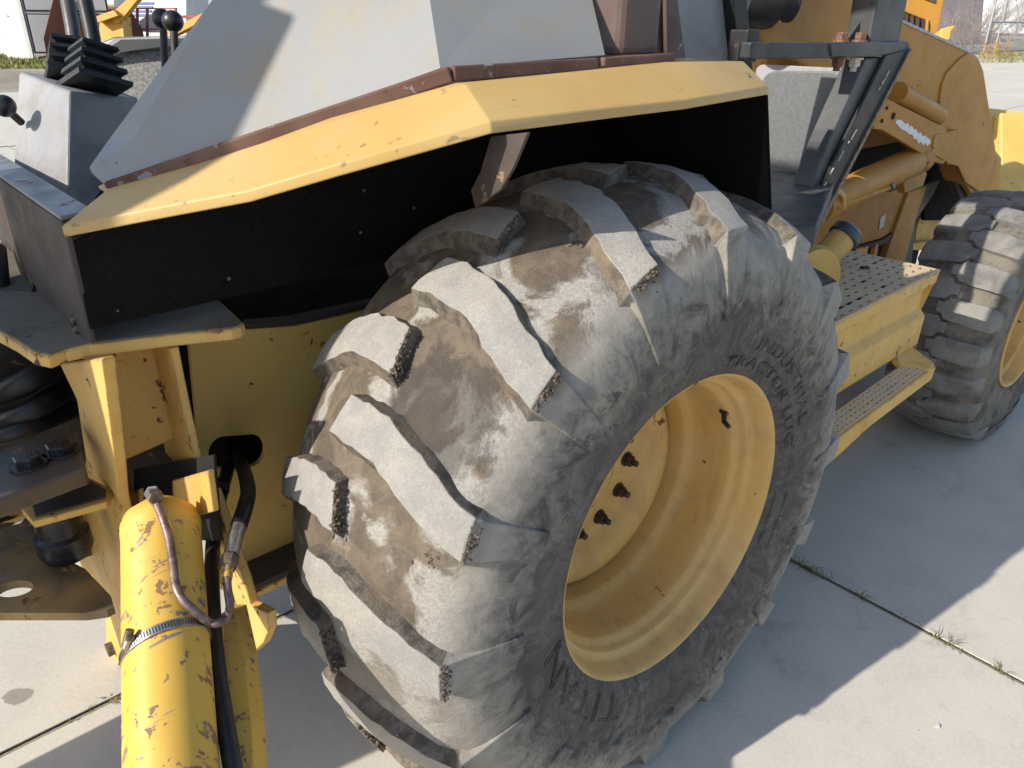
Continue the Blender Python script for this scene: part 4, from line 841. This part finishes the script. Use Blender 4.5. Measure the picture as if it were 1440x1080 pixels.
tube("lift_line", [PY(1158, 284, 0.520), PY(1166, 268, 0.515), PY(1178, 266, 0.515), PY(1186, 276, 0.520), PY(1186, 292, 0.525)], 0.009, yellow_bucket, B, seg=12)
hexnut("line_fitting", PY(1173, 268, 0.510), (0, -1, 0.2), 0.014, 0.012, pale_bolt, B)
prism("cylinder_bracket", pa([(1270, 250), (1300, 236), (1304, 244), (1298, 262), (1272, 272)], 0.6200), (0, 0.03, 0), yellow_loader, B, 0.003)
prism("engine_side_panel", pa([(1128, 340), (1130, 312), (1150, 290), (1282, 262), (1284, 285), (1266, 318), (1240, 335), (1190, 350)], 0.7600), (0, 0.02, 0), yellow_loader, B, 0.004)
prism("panel_sticker", pa([(1239, 305), (1246, 301), (1243, 318), (1236, 323)], 0.7570), (0, 0.001, 0), plain("white_sticker", (0.6, 0.59, 0.57), 0.6, 0, 0.1), B, 0)
prism("panel_bottom_edge", pa([(1190, 352), (1242, 337), (1268, 320), (1286, 286), (1290, 290), (1272, 325), (1245, 343), (1190, 358)], 0.7500), (0, 0.03, 0), plate_brown, B, 0.002)
prism("frame_strut", pa([(1278, 270), (1304, 262), (1290, 300), (1272, 372), (1244, 366)], 0.7450), (0, 0.03, 0), yellow_loader, B, 0.003)
prism("frame_strut", pa([(1205, 350), (1222, 346), (1216, 372), (1196, 372)], 0.7450), (0, 0.02, 0), yellow_frame, B, 0.003)
prism("frame_strut", pa([(1232, 344), (1236, 342), (1232, 372), (1226, 372)], 0.7450), (0, 0.02, 0), yellow_frame, B, 0.003)
prism("frame_brace", pa([(1300, 262), (1322, 254), (1312, 275), (1288, 310), (1282, 372), (1272, 372), (1280, 308)], 0.7800), (0, 0.03, 0), black_dusty, B, 0.003)
prism("front_frame_plate", pa([(1306, 272), (1344, 262), (1356, 282), (1360, 300), (1330, 345), (1285, 348), (1290, 318)], 0.8800), (0, 0.02, 0), yellow_frame, B, 0.004)
prism("front_frame_plate", pa([(1280, 342), (1345, 338), (1345, 352), (1276, 352)], 0.8200), (0, 0.1, 0), yellow_frame, B, 0.004)
prism("arm_strut", pa([(1335, 236), (1350, 236), (1376, 285), (1366, 300), (1356, 292)], 0.6600), (0, 0.05, 0), plate_brown, B, 0.004)
prism("arm_strut", pa([(1342, 232), (1352, 236), (1384, 280), (1376, 288)], 0.6200), (0, 0.03, 0), yellow_loader, B, 0.004)
prism("dark_gap_plate", [PY(x, y, .82) for x, y in ((1300, 215), (1392, 215), (1392, 310), (1300, 310))], (0, 0.02, 0), well_black, B, 0.003)  # added black sheet, stands in for the darkness behind the arm struts
block("engine_dark_backing", (1.15, 0.90, 0.14), (3.4, 1.35, 1.24), hole_dark, B, 0.01)  # near-black block in the engine's place, added as dark backing for the gaps
block("front_axle_beam", (2.16, 0.36, 0.36), (2.42, 1.4, 0.56), yellow_frame, B, 0.02)
hd = prism("engine_hood", [(1.5, 0.86, 1.05), (3.3, 0.86, 1.05), (3.3, 0.86, 1.40), (1.5, 0.86, 1.45)], (0, 0.5, 0), yellow_loader, B, 0.03)
# grille housing ahead of the arm
DG = 3.9
gr = prism("grille_frame", [PD(x, y, DG) for x, y in ((1240, -60), (1340, -60), (1328, 0), (1318, 52), (1300, 48), (1303, 28), (1264, 12), (1240, 0))], fwd*0.10, yellow_loader, B, 0.006)
prism("grille_mesh", [PD(x, y, DG-0.01) for x, y in ((1262, -40), (1316, -30), (1316, 4), (1262, -16))], fwd*0.03, dull_steel, gr, 0.002)
prism("grille_back", [PD(x, y, DG+0.06) for x, y in ((1240, 5), (1312, 28), (1308, 52), (1240, 40))], fwd*0.02, hole_dark, gr, 0)
for k in range(7):
    x = 1258+8*k; prism("grille_slat", [PD(x, 14+2.4*k, DG+0.0), PD(x+3, 15+2.4*k, DG+0.0), PD(x+2, 44+1.2*k, DG), PD(x-1, 43+1.2*k, DG)], fwd*0.03, plate_brown, gr, 0)
prism("hood_lug", [PD(x, y, 3.6) for x, y in ((1323, 40), (1334, 37), (1346, 35), (1338, 44), (1336, 56), (1324, 56))], fwd*0.12, yellow_bucket, B, 0.006)
# bucket at the front
bu = prism("loader_bucket_back", [PD(x, y, 4.6) for x, y in ((1380, 150), (1400, 152), (1560, 170), (1560, 330), (1385, 320))], fwd*0.35+Vector((0, 0, -0.02)), yellow_bucket, B, 0.012, label="sunlit yellow loader bucket at the front")
prism("bucket_rib", [PD(x, y, 4.52) for x, y in ((1408, 158), (1560, 176), (1560, 300), (1398, 290), (1408, 240))], fwd*0.08, yellow_bucket, bu, 0.008)
prism("bucket_hinge", [PD(x, y, 4.3) for x, y in ((1385, 225), (1400, 210), (1410, 222), (1406, 262), (1386, 268))], fwd*0.25, yellow_frame, bu, 0.012)

# ------------------------------------------------------------------ step box
XB0, XB1 = 0.56, PY(1322, 378, .12).x
ZT = PY(1250, 418, .12).z
sec = [(.12, 0), (.12, -.038), (.148, -.042), (.150, -.125), (.128, -.150), (.130, -.245), (.142, -.262), (.60, -.262), (.60, 0)]
v, f = prism_vf([Vector((XB0, y, ZT-0.012+z)) for y, z in sec], (XB1-XB0, 0, 0.022))
sb = raw("step_box", v, f, yellow_frame, B, bevel=0.004, label="yellow step box between the wheels")
# perforated tread plate with real openings
def tread(name, o, ex, ey, nx, ny, cx, cy_, fill, mat, parent, th=0.004, ragged=True):
    vs = []; fs = []; rn = random.Random(4); o = Vector(o)
    for i in range(nx):
        for j in range(ny):
            b = o+ex*(i*cx)+ey*(j*cy_); q = len(vs)
            big = rn.random() < 0.22
            sx = fill*(1.5 if big else 0.9)*cx*0.5; sy = fill*(1.15 if big else 0.75)*cy_*0.5
            m = b+ex*cx/2+ey*cy_/2+(ex*rn.uniform(-.1, .1)*cx if ragged else Vector())
            vs += [b, b+ex*cx, b+ex*cx+ey*cy_, b+ey*cy_, m-ex*sx*0.7-ey*sy*0.7, m+ex*sx-ey*sy*0.35, m+ex*sx*0.7+ey*sy*0.7, m-ex*sx+ey*sy*0.35]
            for k in range(4): fs.append([q+k, q+(k+1) % 4, q+4+(k+1) % 4, q+4+k])
    me = bpy.data.meshes.new(name); me.from_pydata([tuple(x) for x in vs], [], fs); bm = bmesh.new(); bm.from_mesh(me); bmesh.ops.remove_doubles(bm, verts=bm.verts, dist=1e-4); bmesh.ops.recalc_face_normals(bm, faces=bm.faces); bm.to_mesh(me); bm.free()
    ob = finish(name, me, mat, parent); sd = ob.modifiers.new("solid", 'SOLIDIFY'); sd.thickness = th; sd.offset = 0; return ob
dusty_tread = paint("dusty_tread_plate", (0.60, 0.45, 0.26), (0.52, 0.40, 0.26), chip=0.3, dirt=0.4, dirtcol=(0.42, 0.33, 0.22), rough=0.7)
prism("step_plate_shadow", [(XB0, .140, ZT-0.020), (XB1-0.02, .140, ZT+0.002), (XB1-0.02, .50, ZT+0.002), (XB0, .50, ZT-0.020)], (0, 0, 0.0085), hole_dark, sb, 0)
tread("step_plate", (XB0, .119, ZT-0.0085), Vector((1, 0, 0.022/(XB1-XB0))), Vector((0, 1, 0)), 17, 9, (XB1-XB0)/17, .031, .62, dusty_tread, sb)
prism("step_plate_inner", [(XB0, .400, ZT-0.013), (XB1, .400, ZT+0.009), (XB1, .60, ZT+0.009), (XB0, .60, ZT-0.013)], (0, 0, 0.006), dusty_tread, sb, 0.002)
prism("step_end_plate", [(XB1+0.001, .118, ZT+0.014), (XB1+0.001, .60, ZT+0.016), (XB1+0.001, .60, ZT-0.25), (XB1-0.012, .128, ZT-0.25), (XB1-0.004, .146, ZT-0.13)], (0.005, 0, 0), yellow_frame, sb, 0.002)
lathe("plate_bolt", [(0, 0), (0, 0.016), (0.006, 0.014), (0.007, 0.008), (0.004, 0.0)], PZ(1216, 378, ZT+0.010), (0, 0, 1), grease, sb, seg=16)
# lower step
YL = 0.045
A0 = PY(1178, 618, YL); A1 = PY(1317, 515, YL); dl = (A1-A0)
s0 = [A0, A0+dl*0.5, A1]
lw = .075
ls = raw("lower_step", [A0, A1, A1+Vector((0.0, lw, 0.012)), A0+Vector((0, lw, 0.012)), A0+Vector((0, 0.004, -0.075)), A0+dl*0.35+Vector((0, 0.004, -0.05)), A1+Vector((0, 0.004, -0.05)), A1+Vector((0, lw, -0.04)), A0+Vector((0, lw, -0.075))],
         [[0, 1, 2, 3], [0, 4, 5, 6, 1], [1, 6, 7, 2], [0, 3, 8, 4], [4, 8, 7, 6, 5], [3, 2, 7, 8]], yellow_frame, B, bevel=0.004, label="dented lower step rail with worn tread")
ex = dl.normalized(); ey = Vector((0, lw, 0.012)).normalized()
tread("lower_step_tread", A0+ex*0.015+ey*0.008+Vector((0, 0, 0.004)), ex, ey, 24, 4, (dl.length-0.03)/24, (lw-0.016)/4, .5, dusty_tread, ls, 0.003)
prism("step_hanger", [A1+Vector((-0.05, 0.0, 0.004)), A1+Vector((0.012, 0.012, 0.004)), A1+Vector((0.0, .115, .055)), A1+Vector((-.10, .115, .05)), A1+Vector((-.11, .07, .02))], (0, 0, -0.03), yellow_frame, B, 0.004)
prism("step_hanger", [A0+Vector((-0.02, 0.0, 0.004)), A0+Vector((0.03, 0.0, -0.05)), A0+Vector((0.0, .02, -0.06)), A0+Vector((-0.05, .02, -0.03))], (0, 0.09, 0), yellow_frame, B, 0.004)
# fuel filler
tube("fuel_neck", [PY(1150, 372, .36), PY(1186, 334, .34)], 0.042, yellow_frame, B, seg=28)
nd = (PY(1186, 334, .34)-PY(1150, 372, .36)).normalized()
lathe("fuel_cap", [(0, 0), (0, 0.046), (0.004, 0.049), (0.028, 0.049), (0.034, 0.044), (0.036, 0)], PY(1184, 336, .34), nd, plain("grey_blue_cap", (0.07, 0.075, 0.085), 0.35, 0.3), B, seg=32)
lathe("brake_drum_edge", [(0, 0), (0, 0.10), (0.02, 0.105), (0.03, 0.105), (0.03, 0)], PY(1145, 398, .28), (0.3, 1, 0), yellow_frame, B, seg=36)

# ------------------------------------------------------------------ front wheel
FX, FZ, FR = 2.28, 0.480, 0.50
FYC = 0.200
def frub(name, top):
    t = NT(name); a = t.noise(9, 5, 0.6, 0.5); b = t.noise(45, 5, 0.65); c = t.noise(260, 3)
    lo, hi = ((0.13, 0.125, 0.12), (0.24, 0.23, 0.21)) if top else ((0.065, 0.06, 0.055), (0.19, 0.165, 0.13))
    col = t.mix(t.ramp(a, 0.35, 0.65), lo, hi); col = t.mix(t.ramp(b, 0.45, 0.7, 0, 0.5), col, (0.24, 0.21, 0.17)); col = t.mix(t.ramp(c, 0.4, 0.7, 0, 0.3), col, (0.06, 0.06, 0.06))
    return t.done(col, 0.85, 0, t.bump(t.mth('ADD', b, c), 0.5, 0.003), 0.3)
f_top = frub("front_tread_rubber", True); f_side = frub("front_sidewall_rubber", False)
def fcyl(Y, th, r):
    v = Vector((FX+r*math.cos(th), Y, FZ+r*math.sin(th)))
    if v.z < 0: v.z = 0.0005
    return v
def fprof(Y): return FR-0.9*(Y-FYC)**2
half = [(0.070, 0.232), (0.051, 0.238), (0.037, 0.252), (0.031, 0.28), (0.025, 0.33), (0.025, 0.38), (0.031, 0.42), (0.047, 0.453)]
full = half+[(y, fprof(y)-0.018) for y in (0.09, 0.13, 0.17, 0.21, 0.25, 0.29, 0.33)]+[(2*FYC-y, r) for y, r in reversed(half)]
n = len(full); seg = 180
vs = [fcyl(y, 2*math.pi*k/seg, r) for k in range(seg) for (y, r) in full]
fs = [[k*n+i, k*n+i+1, ((k+1) % seg)*n+i+1, ((k+1) % seg)*n+i] for k in range(seg) for i in range(n-1)]
ft = raw("front_tyre", vs, fs, f_side, B, smooth=True, label="worn front tyre with close set tread blocks")
NB = 22
def fblock(th, mirror, seed):
    rn = random.Random(seed); st = [(0.205, 2.2), (0.19, 4.4), (0.13, 4.8), (0.08, 5.0), (0.045, 4.8), (0.033, 4.2)]; st = [(0.225, 2.2)]+st
    vs = []; rings = []
    for (Y, hw) in st:
        skew = -(Y-0.05)*7; hw *= rn.uniform(0.95, 1.05); r = fprof(Y) if Y > 0.04 else fprof(Y)-0.015; y = 2*FYC-Y if mirror else Y; ring = []
        for (dth, dr) in ((-hw-0.5, -0.03), (-hw, -0.002), (-hw*0.5, 0), (hw*0.5, 0), (hw, -0.002), (hw+0.5, -0.03)):
            vs.append(fcyl(y, R(th+skew+dth), r+dr)); ring.append(len(vs)-1)
        rings.append(ring)
    # shoulder leg
    hw = 3.0; ring = []
    for dth in (-hw-0.4, -hw, -hw*0.5, hw*0.5, hw, hw+0.4):
        vs.append(fcyl((2*FYC-0.026) if mirror else 0.026, R(th-(-0.01)*14+dth), 0.415)); ring.append(len(vs)-1)
    rings.append(ring); fs = []
    for a, b in zip(rings, rings[1:]):
        for k in range(5): fs.append([a[k], a[k+1], b[k+1], b[k]])
        fs.append([a[5], a[0], b[0], b[5]])
    fs += [rings[0], rings[-1][::-1]]
    autosmooth(raw("tread_block", vs, fs, f_top, ft, bevel=0.003), 35)
for k in range(NB): fblock(360/NB*k, False, k); fblock(360/NB*(k+0.5), True, 100+k)
fr = lathe("front_rim", [(0.045, 0.245), (0.033, 0.246), (0.028, 0.241), (0.031, 0.234), (0.045, 0.228), (0.075, 0.222), (0.085, 0.205), (0.12, 0.20), (0.15, 0.195), (0.155, 0.18), (0.14, 0.16), (0.142, 0.12), (0.165, 0.10), (0.165, 0.0)], (FX, 0, FZ), (0, 1, 0), yellow_rim, B, seg=96, cap0=False, label="yellow rim of the front wheel")
for k in range(6):
    a = k*math.pi/3+0.4; hexnut("wheel_nut", (FX+0.13*math.cos(a), 0.141, FZ+0.13*math.sin(a)), (0, -1, 0), 0.012, 0.014, nut_steel, fr, shank=0.01)

# ------------------------------------------------------------------ the yard behind
fh = Vector((fwd.x, fwd.y, 0)).normalized(); rh = rt0.copy()
def onground(p): return Vector((p.x, p.y, terrain(p.x, p.y)))
def bt(name, label, cat, base, group=None): return thing(name, label, cat, group, tuple(base))
def loc(root, pts): return [Vector(p)-root.location for p in pts]
# white shipping container with grey doors
K = PG(43, 82); a = (rh*0.985+fh*0.17).normalized(); b = (-rh*0.90+fh*0.48).normalized(); H = 2.75
ct = bt("shipping_container", "white steel shipping container with grey panelled side beside rusty buckets", "container", K)
O = Vector((0, 0, 0)); Z = Vector((0, 0, 1))
prism("body", [O+Z*0.06+b*0.03+a*0.03, a*2.75+Z*0.06+b*0.03, a*2.75+b*2.6+Z*0.06, b*2.6+Z*0.06+a*0.03], Z*(H-0.06), lav_grey, ct, 0.01)
# corrugated white end
vs = []; fs = []; nrib = 14
for i in range(nrib*4+1):
    u = i/(nrib*4); dpt = (0.0, 0.0, 0.045, 0.045)[i % 4]; q = b*(0.12+2.36*u)-a*(0.03-dpt); vs += [q+Z*0.18, q+Z*(H-0.1)]
fs = [[2*i, 2*i+1, 2*i+3, 2*i+2] for i in range(nrib*4)]
raw("corrugated_end", vs, fs, white_paint, ct, recalc=False)
for (p0, wdt) in ((-a*0.05-b*0.04, 0.18), (b*2.45-a*0.05, 0.16)):
    prism("corner_post", [p0, p0+a*0.13, p0+a*0.13+b*wdt, p0+b*wdt], Z*H, white_paint, ct, 0.008)
prism("end_sill", [-a*0.045+b*0.14, a*0.06+b*0.14, a*0.06+b*2.45, -a*0.045+b*2.45], Z*0.19, white_paint, ct, 0.006)
for (x0, x1, z0, z1) in ((0.22, 1.9, 0.20, 1.30), (0.22, 1.9, 1.44, 2.7), (2.0, 2.65, 0.20, 1.30), (2.0, 2.65, 1.44, 2.7)):
    prism("side_panel", [a*x0-b*0.02+Z*z0, a*x1-b*0.02+Z*z0, a*x1-b*0.02+Z*z1, a*x0-b*0.02+Z*z1], b*0.05, lav_grey, ct, 0.008)
    for (u0, w0, u1, w1) in ((x0-0.035, z0-0.035, x1+0.035, z0), (x0-0.035, z1, x1+0.035, z1+0.035), (x0-0.035, z0, x0, z1), (x1, z0, x1+0.035, z1)):
        prism("panel_seal", [a*u0-b*0.006+Z*w0, a*u1-b*0.006+Z*w0, a*u1-b*0.006+Z*w1, a*u0-b*0.006+Z*w1], b*0.04, hole_dark, ct, 0)
prism("side_rail", [a*0.13-b*0.03, a*2.75-b*0.03, a*2.75+b*0.05, a*0.13+b*0.05], Z*0.14, lav_grey, ct, 0.006)
# rust brown loader buckets
def bucket(label, base_px, wdt, hgt, dep, yaw_, teeth):
    p = PG(*base_px); r_ = bt("loader_bucket", label, "bucket", p, "rust brown buckets by the container"); r_.rotation_euler.z = yaw_
    side = [(0, 0.0), (dep, 0.10), (dep*0.98, hgt*0.35), (dep*0.55, hgt*0.98), (dep*0.30, hgt), (0.02, hgt*0.62)]
    sec = [(dep, 0.10), (0.28*dep, 0.02), (0.05, 0.12), (0.0, 0.30*hgt), (0.02, 0.62*hgt), (dep*0.30, hgt)]
    v = []; f = []
    for x in (0, wdt):
        for (yy, zz) in sec: v.append(Vector((x, yy, zz)))
        for (yy, zz) in sec: v.append(Vector((x, yy+0.03, zz+0.03)))
    m = len(sec)
    for i in range(m-1):
        f.append([i, i+1, 2*m+i+1, 2*m+i]); f.append([m+i, m+i+1, 3*m+i+1, 3*m+i])
    f += [[m-1, 2*m-1, 4*m-1, 3*m-1], [0, m, 3*m, 2*m]]
    raw("shell", v, f, rusty_bucket, r_, bevel=0)
    for x in (-0.03, wdt): prism("side_plate", [(x, yy, zz) for yy, zz in side], (0.03, 0, 0), rusty_bucket, r_, 0.004)
    prism("back_lip", [(-0.03, dep*0.24, hgt-0.02), (wdt+0.03, dep*0.24, hgt-0.02), (wdt+0.03, dep*0.58, hgt), (-0.03, dep*0.58, hgt)], (0, 0, 0.07), rusty_bucket, r_, 0.005)
    for k in range(teeth):
        x = wdt*(k+0.5)/teeth; prism("tooth", [(x-0.05, dep-0.02, 0.06), (x+0.05, dep-0.02, 0.06), (x+0.03, dep+0.24, 0.02), (x-0.03, dep+0.24, 0.02)], (0, 0, 0.06), rusty_bucket, r_, 0.003)
    return r_
def yaw_of(r_, f_):
    d_ = rh*r_+fh*f_; return math.atan2(d_.y, d_.x)-math.pi/2
b1 = bucket("narrow rust brown toothed bucket standing against the grey container side", (128, 84), 1.5, 1.85, 1.25, yaw_of(-0.8, -0.5), 4)
b2 = bucket("wide rust brown bucket standing right of the toothed bucket", (208, 83), 2.1, 1.5, 1.2, yaw_of(-0.45, -0.9), 0)
# yellow digger boom, white trailer with blue stripes, red rack and others
def pxbox(name, label, cat, poly, D, depth, mat, group=None, down=True, bevel=0.02):
    pts = [PD(x, y, D) for x, y in poly]; c = onground(sum(pts, Vector())/len(pts)); r_ = bt(name, label, cat, c, group); return r_, [p-c for p in pts]
def toground(r_, pts): 
    return pts
stripe_b = plain("faded_blue_stripe", (0.12, 0.15, 0.36), 0.6, 0, 0.15, 3); site_white = paint("site_white_paint", (0.66, 0.66, 0.64), (0.6, 0.6, 0.58), chip=0.1, dirt=0.3, rough=0.5, scale=0.2)
mach_yel = paint("distant_machine_yellow", (0.60, 0.33, 0.05), (0.55, 0.28, 0.04), chip=0.3, dirt=0.4, rough=0.5, scale=0.25); red_paint = plain("red_oxide_paint", (0.26, 0.05, 0.035), 0.6, 0, 0.3, 5)
DT = 30.0
def facing(name, poly, D, depth, mat, root, bevel=0.01, extra=Vector()):
    return prism(name, [PD(x, y, D)-root.location for x, y in poly], fh*depth+extra, mat, root, bevel)
def groundroot(name, label, cat, px, D, group=None):
    p = PD(px[0], px[1], D); return bt(name, label, cat, onground(p), group)
tr = groundroot("box_trailer", "white box trailer with blue stripes behind the rusty buckets", "trailer", (205, 40), DT)
facing("body", [(180, 24), (192, -14), (262, -14), (262, 60), (190, 60)], DT, 2.4, site_white, tr)
for k in range(4):
    y = 3+5.6*k; facing("stripe", [(188-1.5*k, y), (216-1.5*k, y), (215-1.5*k, y+2.8), (187-1.5*k, y+2.8)], DT-0.03, 0.02, stripe_b, tr, 0)
facing("side_step", [(196, 60), (260, 60), (260, 72), (196, 72)], DT, 1.6, dull_steel, tr)
rk = groundroot("steel_rack", "red steel rack holding white boxes beside the striped trailer", "rack", (215, 30), DT-4)
for (x0, y0, x1, y1) in ((191, 11, 194, 62), (205, 12, 208, 62), (245, 11, 248, 62), (191, 11, 248, 13), (191, 40, 248, 42)):
    facing("rack_bar", [(x0, y0), (x1, y0), (x1, y1), (x0, y1)], DT-4.0, 0.08, red_paint, rk, 0)
wb = groundroot("white_crate", "white crate on the red steel rack", "crate", (212, 40), DT-3.8)
facing("box", [(195, 30), (206, 22), (218, 20), (222, 34), (212, 46), (198, 44)], DT-3.7, 0.9, site_white, wb)
ex_ = groundroot("digger_boom", "orange yellow digger boom lying low behind the buckets", "digger boom", (180, 40), DT-6)
facing("boom", [(150, 24), (196, -16), (206, -16), (172, 26), (165, 34)], DT-6, 0.35, mach_yel, ex_); facing("arm", [(132, 24), (160, 14), (166, 22), (136, 32)], DT-6.2, 0.3, mach_yel, ex_)
facing("foot", [(140, 30), (172, 24), (176, 70), (138, 72)], DT-5.9, 0.6, mach_yel, ex_)
wt = groundroot("water_tank", "white plastic tank standing behind the digger boom", "tank", (145, 30), DT+4)
facing("tank", rr([(128, -14), (160, -14), (160, 70), (128, 70)], 6), DT+4, 1.6, site_white, wt); facing("tank_band", [(127, 6), (161, 6), (161, 9), (127, 9)], DT+3.97, 0.02, dull_steel, wt, 0)
yp = groundroot("yellow_attachment", "stacked yellow steel attachment with red deck by the striped trailer", "attachment", (270, 45), DT-8)
facing("beam", [(232, 46), (262, 30), (300, 10), (304, 18), (268, 38), (240, 52)], DT-8, 0.5, mach_yel, yp); facing("beam", [(240, 56), (300, 34), (304, 42), (250, 60)], DT-8.2, 0.5, mach_yel, yp)
facing("deck", [(220, 62), (310, 52), (310, 80), (220, 80)], DT-8.1, 1.2, rusty_bucket, yp); facing("rail", [(246, 22), (300, 20), (300, 24), (246, 26)], DT-7.8, 0.2, red_paint, yp)
gb = groundroot("glass_office", "pale grey site office with windows behind the yellow attachment", "site office", (290, 20), DT+8)
facing("wall", [(236, -30), (330, -30), (330, 70), (236, 70)], DT+8, 2.5, lav_grey, gb)
for k in range(3): facing("window", [(252+20*k, -8), (268+20*k, -8), (268+20*k, 16), (252+20*k, 16)], DT+7.97, 0.03, plain("site_window_%d" % k, (0.30, 0.36, 0.42), 0.1, 0, 0.05), gb, 0)
# grass along the yard edges
def grass(name, label, cells, n, hgt):
    t = NT(name+"_blades"); c = t.mix(t.ramp(t.noise(1.2, 3), 0.35, 0.65), (0.13, 0.16, 0.04), (0.30, 0.26, 0.10)); m = t.done(c, 0.85, 0, None, 0.2)
    vs = []; fs = []; rn = random.Random(11)
    for (x0, y0, x1, y1) in cells:
        for k in range(n):
            p = PG(rn.uniform(x0, x1), rn.uniform(y0, y1)); h = hgt*rn.uniform(0.4, 1.2); w_ = 0.03*rn.uniform(0.6, 1.4); an = rn.uniform(0, 3.14); s = Vector((math.cos(an), math.sin(an), 0))*w_; l = Vector((rn.uniform(-1, 1), rn.uniform(-1, 1), 0))*h*0.5
            i = len(vs); vs += [p-s-Vector((0, 0, 0.03)), p+s-Vector((0, 0, 0.03)), p+l+Vector((0, 0, h))]; fs.append([i, i+1, i+2])
    o = raw(name, vs, fs, m, recalc=False); o["kind"] = "stuff"; o["label"] = label; o["category"] = "grass"
grass("verge_grass", "patchy dry green grass along the edge of the yard", [(-30, 84, 75, 97), (-30, 78, 10, 90), (1372, 76, 1470, 90)], 900, 0.14)

# ------------------------------------------------------------------ fence and what stands behind it
Dg = 31.0
galv = plain("galvanised_fence_steel", (0.42, 0.43, 0.45), 0.45, 0.5, 0.15, 8)
Fp = onground(PD(1386, 60, Dg)); fd = (rh*0.93+fh*0.36).normalized()
fe = bt("chain_link_fence", "tall galvanised chain link fence along the far yard edge", "fence", Fp)
for x in (-3.6, 0.0, 0.62, 3.4): 
    tube("post", [fd*x-Z*0.1+Z*(fd*x).z, fd*x+Z*2.9], 0.045 if x != 0.62 else 0.035, galv, fe, seg=10)
tube("rail", [fd*-3.6+Z*2.8, fd*3.4+Z*2.8], 0.03, galv, fe, seg=8); tube("rail", [fd*0.0+Z*1.15, fd*3.4+Z*1.15], 0.04, galv, fe, seg=8); tube("rail", [fd*-3.6+Z*0.12, fd*3.4+Z*0.12], 0.02, galv, fe, seg=8)
vs = []; fs = []; stp = 0.085; hh = 2.7
def wire(p0, p1):
    i = len(vs); dd_ = (p1-p0).normalized(); nn = fd.cross(Z); ss_ = dd_.cross(nn).normalized()*0.0055; n2 = nn*0.0055
    for p in (p0, p1): vs.extend([p+ss_, p+n2, p-ss_])
    fs.extend([[i, i+1, i+4, i+3], [i+1, i+2, i+5, i+4], [i+2, i, i+3, i+5]])
k = -3.6-hh
while k < 3.4:
    x0 = max(k, -3.6); x1 = min(k+hh, 3.4)
    if x1 > x0:
        wire(fd*x0+Z*(0.1+x0-k), fd*x1+Z*(0.1+x1-k)); wire(fd*x0+Z*(0.1+hh-(x0-k)), fd*x1+Z*(0.1+hh-(x1-k)))
    k += stp
cm = raw("chain_mesh", vs, fs, galv, fe, recalc=False); cm["kind"] = "stuff"
wl = groundroot("brown_shed", "dark purple brown metal shed wall behind the fence", "shed", (1340, 30), 37)
facing("wall", [(1290, -60), (1389, -60), (1378, 62), (1290, 60)], 37, 3.0, plain("purple_brown_siding", (0.10, 0.065, 0.075), 0.7, 0, 0.25, 2.5), wl)
for k in range(9): facing("siding_rib", [(1300+10*k, -60), (1302+10*k, -60), (1300+10*k, 60), (1298+10*k, 60)], 36.97, 0.03, bpy.data.materials["purple_brown_siding"], wl, 0)
wh = groundroot("white_building", "bright white building beyond the chain link fence", "building", (1430, 20), 46)
bw = paint("building_white", (0.80, 0.80, 0.79), (0.76, 0.76, 0.75), chip=0.02, dirt=0.15, rough=0.6, scale=0.1)
facing("wall", [(1394, -80), (1560, -80), (1560, 70), (1388, 66)], 46, 6.0, bw, wh); facing("band", [(1390, 46), (1560, 50), (1560, 52), (1390, 48)], 45.9, 0.1, red_paint, wh, 0); facing("base", [(1386, 58), (1560, 62), (1560, 72), (1386, 70)], 45.8, 0.3, soil_m, wh, 0)
# bare shrub
def shrub(base, label, n, L, seed, mat, grp):
    r_ = bt("bare_shrub", label, "shrub", base, grp); rn = random.Random(seed); vs = []; fs = []
    def limb(p, d, l, r, lev):
        pts = [p]; q = p.copy(); dd_ = d.copy()
        for i in range(4):
            dd_ = (dd_+Vector((rn.uniform(-1, 1), rn.uniform(-1, 1), rn.uniform(-0.5, 0.6)))*0.22).normalized(); q = q+dd_*l/4; pts.append(q.copy())
            if lev < 2:
                for _ in range(2): limb(q, (dd_+Vector((rn.uniform(-1, 1), rn.uniform(-1, 1), rn.uniform(-0.4, 0.7)))*0.8).normalized(), l*0.5, r*0.5, lev+1)
        v, f = tube_vf(pts, [r*(1-0.16*i) for i in range(5)], 4, False, len(vs)); vs.extend(v); fs.extend(f)
    for k in range(n): limb(Vector((rn.uniform(-1, 1)*0.4, rn.uniform(-1, 1)*0.4, -0.05)), Vector((rn.uniform(-1, 1), rn.uniform(-1, 1), rn.uniform(0.4, 1.2))).normalized(), L*rn.uniform(0.6, 1.1), 0.02, 0)
    raw("branches", vs, fs, mat, r_, recalc=False)
twig = plain("tan_twig_bark", (0.27, 0.20, 0.13), 0.9, 0, 0.3, 4); twig2 = plain("grey_twig_bark", (0.30, 0.28, 0.26), 0.9, 0, 0.3, 4)
shrub(onground(PD(1360, 60, 34)), "tangled tan bare shrub in front of the brown shed", 16, 2.2, 3, twig, "bare shrubs behind the fence"); shrub(onground(PD(1418, 60, 36)), "thin grey bare shrub in front of the white building", 9, 2.4, 8, twig2, "bare shrubs behind the fence")
wd_ = onground(PG(1400, 84)); shrub(wd_, "small dry orange brown weed at the foot of the fence", 7, 0.55, 5, plain("dry_orange_weed", (0.38, 0.24, 0.10), 0.9, 0, 0.3, 4), "bare shrubs behind the fence")
